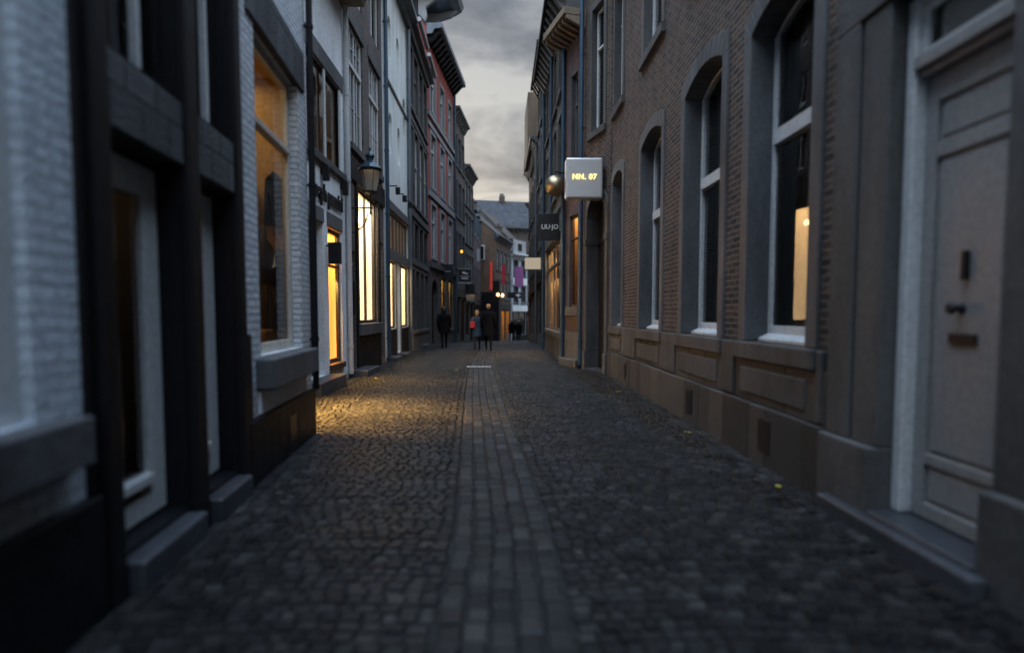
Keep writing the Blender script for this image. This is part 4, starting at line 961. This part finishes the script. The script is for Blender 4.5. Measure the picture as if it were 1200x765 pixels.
def person(label, loc, rz, ht, top, legs, hair, coat_len=.95, stride=.22, sh=.2, bald=False, bag=None, hunched=0., face='skin'):
    """faces local +y; ht in metres"""
    t = thing('person', label, 'person', loc, rz); k = ht/1.75; t.scale = (k, k, k)
    f = hunched
    P = [(0, 0, .95, (.15, .11)), (0, .0, 1.12, (.135, .095)), (0, .01+f*.3, 1.32, (.165, .105)), (0, .0+f*.6, 1.44, (.10, .075)), (0, .01+f, 1.52, .052), (0, .02+f*1.2, 1.58, (.068, .08)), (0, .03+f*1.2, 1.66, (.078, .095)), (0, .02+f*1.2, 1.73, (.055, .065))]
    E = [(0, 1), (1, 2), (2, 3), (3, 4), (4, 5), (5, 6), (6, 7)]
    def add(p, par): P.append(p); E.append((par, len(P)-1)); return len(P)-1
    nose = add((0, .125+f*1.2, 1.635, .014), 6)
    for s in (-1, 1):
        add((s*.082, .01+f*1.2, 1.64, .016), 6)                    # ear
        a = add((s*sh, f*.5, 1.41, .062), 3); b = add((s*(sh+.05), -.04+f*.3, 1.13, .046), a); c = add((s*(sh+.04), .06+f*.3, .90, .033), b)
        d = add((s*(sh+.04), .075+f*.3, .82, (.022, .036)), c)
        for q, (dx, ln) in enumerate(((-.03, .07), (-.01, .085), (.01, .08), (.028, .062))):
            e1 = add((s*(sh+.04), .075+dx+f*.3, .82-ln*.6, .0095), d); add((s*(sh+.03), .082+dx+f*.3, .82-ln, .008), e1)
        th = add((s*(sh+.02), .115+f*.3, .80, .010), d); add((s*(sh+.015), .125+f*.3, .765, .009), th)
        ph = s*stride
        h1 = add((s*.10, ph*.15, .86, .095), 0); kn = add((s*.10, ph*.55+.02, .50, .060), h1); an = add((s*.10, ph-.02*s, .10+max(0, -ph)*.2, .040), kn)
        ft = add((s*.10, ph+.06, .045, .036), an); add((s*.11, ph+.17, .030, .030), ft)
    body = skinmesh('body', P, E, legs, t)
    # head and hands in skin: the head is covered by a slightly larger skin of the same form
    hd = MB(); n = 12
    prof = [(.001, -.125), (.045, -.115), (.062, -.08), (.075, -.03), (.084, .03), (.08, .075), (.055, .108), (.001, .122)]
    hd.lathe(prof, (0, .025+f*1.2, 1.645), 16, .98, 1.18); hd.tube([(0, .12+f*1.2, 1.66), (0, .145+f*1.2, 1.625)], [.008, .016], 8)
    hd.build('face', face, body, smooth=True)
    for s in (-1, 1):
        em = MB(); em.lathe([(.002, -.009), (.010, 0), (.002, .009)], (s*.03, .118+f*1.2, 1.665), 8); em.build('eye', 'dark_hair', body, smooth=True)
    hr = MB()
    if bald: hr.lathe([(.083, -.03), (.089, .03), (.084, .08), (.058, .115), (.001, .128)], (0, .012+f*1.2, 1.645), 16, 1.0, 1.12)
    else: hr.lathe([(.07, -.16), (.092, -.10), (.098, -.02), (.098, .04), (.090, .09), (.06, .128), (.001, .14)], (0, -.005+f*1.2, 1.645), 16, 1.0, 1.1)
    hr.build('hair', hair, t, smooth=True)
    # coat: shaped rings, open at the hem
    co = MB(); zb = coat_len
    prof = [(.235, zb-.25), (.225, zb-.1), (.21, zb), (.185, 1.12), (.20, 1.25), (.215, 1.36), (.17, 1.44), (.09, 1.50), (.075, 1.53)]
    rings = []
    for r, z in prof:
        i = len(co.v); rings.append(i); ff = f*max(0, min(1, (z-.95)/.5))*.7
        co.v += [(r*1.02*math.cos(2*PI*a/20), ff+r*.70*math.sin(2*PI*a/20)+.01*math.sin(5*a+z*9), z) for a in range(20)]
    for a, b in zip(rings, rings[1:]):
        for q in range(20): co.f.append((a+q, a+(q+1) % 20, b+(q+1) % 20, b+q))
    cb = co.build('coat', top, t, smooth=True)
    sl = MB()
    for s in (-1, 1):
        sl.tube([(s*(sh-.06), f*.55, 1.445), (s*sh, f*.5, 1.41), (s*(sh+.035), -.03+f*.4, 1.25), (s*(sh+.05), -.04+f*.3, 1.13), (s*(sh+.045), .02+f*.3, 1.0), (s*(sh+.04), .055+f*.3, .905)], [.05, .078, .068, .062, .055, .05], 12)
    sl.build('sleeve', top, cb, smooth=True)
    if bag:
        bm = MB(); bm.box(-.11, .11, -.05, .05, -.13, .13); b_ = bm.build('bag', bag[0], None, bevel=.03)
        return t, b_
    return t, None

a, _ = person('person in dark clothes walking alone by the yellow lit windows', (-2.50, 25.6, 0), R(10), 1.74, 'cloth_black', 'cloth_black', 'dark_hair', .92, .24, .21, hunched=.03)
# the couple, seen from behind
a, b_ = person('person in blue coat with fair hair carrying a red bag, walking beside the taller one', (-1.05, 24.6, 0), R(2), 1.60, 'cloth_blue', 'denim', 'blond_hair', .86, .16, .19, bag=('bag_red',))
b_.parent = None; b_.name = 'shoulder_bag'; b_.location = (-1.23, 24.45, 1.02); tag(b_, 'red shoulder bag at the side of the person in blue', 'bag')
sb = MB(); sb.tube([(-.02, .0, .15), (.06, .02, .28), (.11, .03, .34)], .012, 6); sb.build('strap', 'bag_red', b_)
a, _ = person('tall person in long dark coat with short fair hair, seen from behind', (-.58, 24.4, 0), R(-2), 1.86, 'cloth_navy', 'cloth_navy', 'blond_hair', .80, -.18, .21, bald=True)
a, _ = person('distant person in black nearest the lit window at the street end', (.72, 47, GZ(47)), R(160), 1.72, 'cloth_black', 'cloth_black', 'dark_hair', .9, .15, .2)
a, _ = person('distant person in dark coat walking right of another by the street end', (1.28, 47.6, GZ(47.6)), R(175), 1.66, 'cloth_black', 'cloth_navy', 'dark_hair', .8, -.15, .2)

# ------------------------------------------------------------------ world, sun, camera
w = bpy.data.worlds.new('World'); sc.world = w; w.use_nodes = True; nt = w.node_tree; nt.nodes.clear()
out = N(nt, 'ShaderNodeOutputWorld'); bg = N(nt, 'ShaderNodeBackground', Strength=1.0)
SUN_EL, SUN_AZ = R(9), R(-12)      # low, beyond the end of the street
sky = N(nt, 'ShaderNodeTexSky', sky_type='NISHITA', sun_disc=False, sun_elevation=SUN_EL, sun_rotation=SUN_AZ)
sk = N(nt, 'ShaderNodeVectorMath', operation='SCALE'); sk.inputs['Scale'].default_value = .05; L(nt, sky.outputs[0], sk.inputs[0])
tc = N(nt, 'ShaderNodeTexCoord'); sp = N(nt, 'ShaderNodeSeparateXYZ'); L(nt, tc.outputs['Generated'], sp.inputs[0])
za = N(nt, 'ShaderNodeMath', operation='MAXIMUM'); L(nt, sp.outputs['Z'], za.inputs[0]); za.inputs[1].default_value = 0.
zb = N(nt, 'ShaderNodeMath', operation='ADD'); L(nt, za.outputs[0], zb.inputs[0]); zb.inputs[1].default_value = .16
dx = N(nt, 'ShaderNodeMath', operation='DIVIDE'); L(nt, sp.outputs['X'], dx.inputs[0]); L(nt, zb.outputs[0], dx.inputs[1])
dy = N(nt, 'ShaderNodeMath', operation='DIVIDE'); L(nt, sp.outputs['Y'], dy.inputs[0]); L(nt, zb.outputs[0], dy.inputs[1])
cv = N(nt, 'ShaderNodeCombineXYZ'); L(nt, dx.outputs[0], cv.inputs[0]); L(nt, dy.outputs[0], cv.inputs[1]); cv.inputs[2].default_value = 3.7
n1 = N(nt, 'ShaderNodeTexNoise', Scale=1.7, Detail=9.0, Roughness=.56, Distortion=.35); L(nt, cv.outputs[0], n1.inputs['Vector'])
cloud = ramp(nt, n1.outputs['Fac'], [(.36, (.085, .098, .12)), (.46, (.175, .188, .21)), (.53, (.265, .272, .284)), (.62, (.40, .40, .395))])
hor = ramp(nt, za.outputs[0], [(0, (1.1, 1.08, 1.04)), (.22, (1.0, .99, .96)), (.45, (.9, .93, .97)), (.60, (2.6, 2.95, 3.4)), (1., (9.4, 11.6, 14.2))])
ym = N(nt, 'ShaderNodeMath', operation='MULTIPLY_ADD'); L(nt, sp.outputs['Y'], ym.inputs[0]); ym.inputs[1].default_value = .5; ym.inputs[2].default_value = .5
glow = ramp(nt, ym.outputs[0], [(0, (2.1, 2.05, 2.0)), (.35, (1.5, 1.5, 1.5)), (.6, (1, 1, 1))])  # unseen sky behind the camera made brighter, added to light the facades
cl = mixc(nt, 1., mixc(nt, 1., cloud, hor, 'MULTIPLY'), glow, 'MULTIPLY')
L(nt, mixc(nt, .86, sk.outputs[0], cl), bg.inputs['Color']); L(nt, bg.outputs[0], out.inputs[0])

sl = bpy.data.lights.new('sun', 'SUN'); sl.energy = .25; sl.angle = R(14); sl.color = (1, .9, .78)
so = bpy.data.objects.new('sun', sl); col.objects.link(so)
d = Vector((math.sin(-SUN_AZ)*-1*math.cos(SUN_EL), math.cos(SUN_AZ)*math.cos(SUN_EL), math.sin(SUN_EL)))
so.rotation_euler = d.to_track_quat('Z', 'Y').to_euler(); so.location = (0, 30, 30)

cam = bpy.data.cameras.new('camera'); co = bpy.data.objects.new('camera', cam); col.objects.link(co)
cam.sensor_width = 36; cam.lens = 21.0; cam.clip_end = 2000; cam.clip_start = .05
co.location = (0, 0, 1.5); pitch = math.atan(.06); yaw = math.atan(11/700)
co.rotation_euler = (PI/2-pitch, 0, -yaw)
cam.shift_y = (409-382.5)/1200
cam.dof.use_dof = True; cam.dof.focus_distance = 14.0; cam.dof.aperture_fstop = .44; cam.dof.aperture_blades = 0
sc.camera = co
sc.view_settings.view_transform = 'Standard'; sc.view_settings.look = 'None'; sc.view_settings.exposure = .66; sc.view_settings.gamma = 1; sc.view_settings.use_curve_mapping = False
sc.render.engine = 'CYCLES'; sc.cycles.use_denoising = True
try: sc.cycles.denoiser = 'OPENIMAGEDENOISE'
except Exception: pass
sc.cycles.max_bounces = 6; sc.cycles.diffuse_bounces = 3; sc.cycles.glossy_bounces = 3; sc.cycles.transparent_max_bounces = 10; sc.cycles.caustics_reflective = False; sc.cycles.caustics_refractive = False
sc.cycles.sample_clamp_indirect = 6
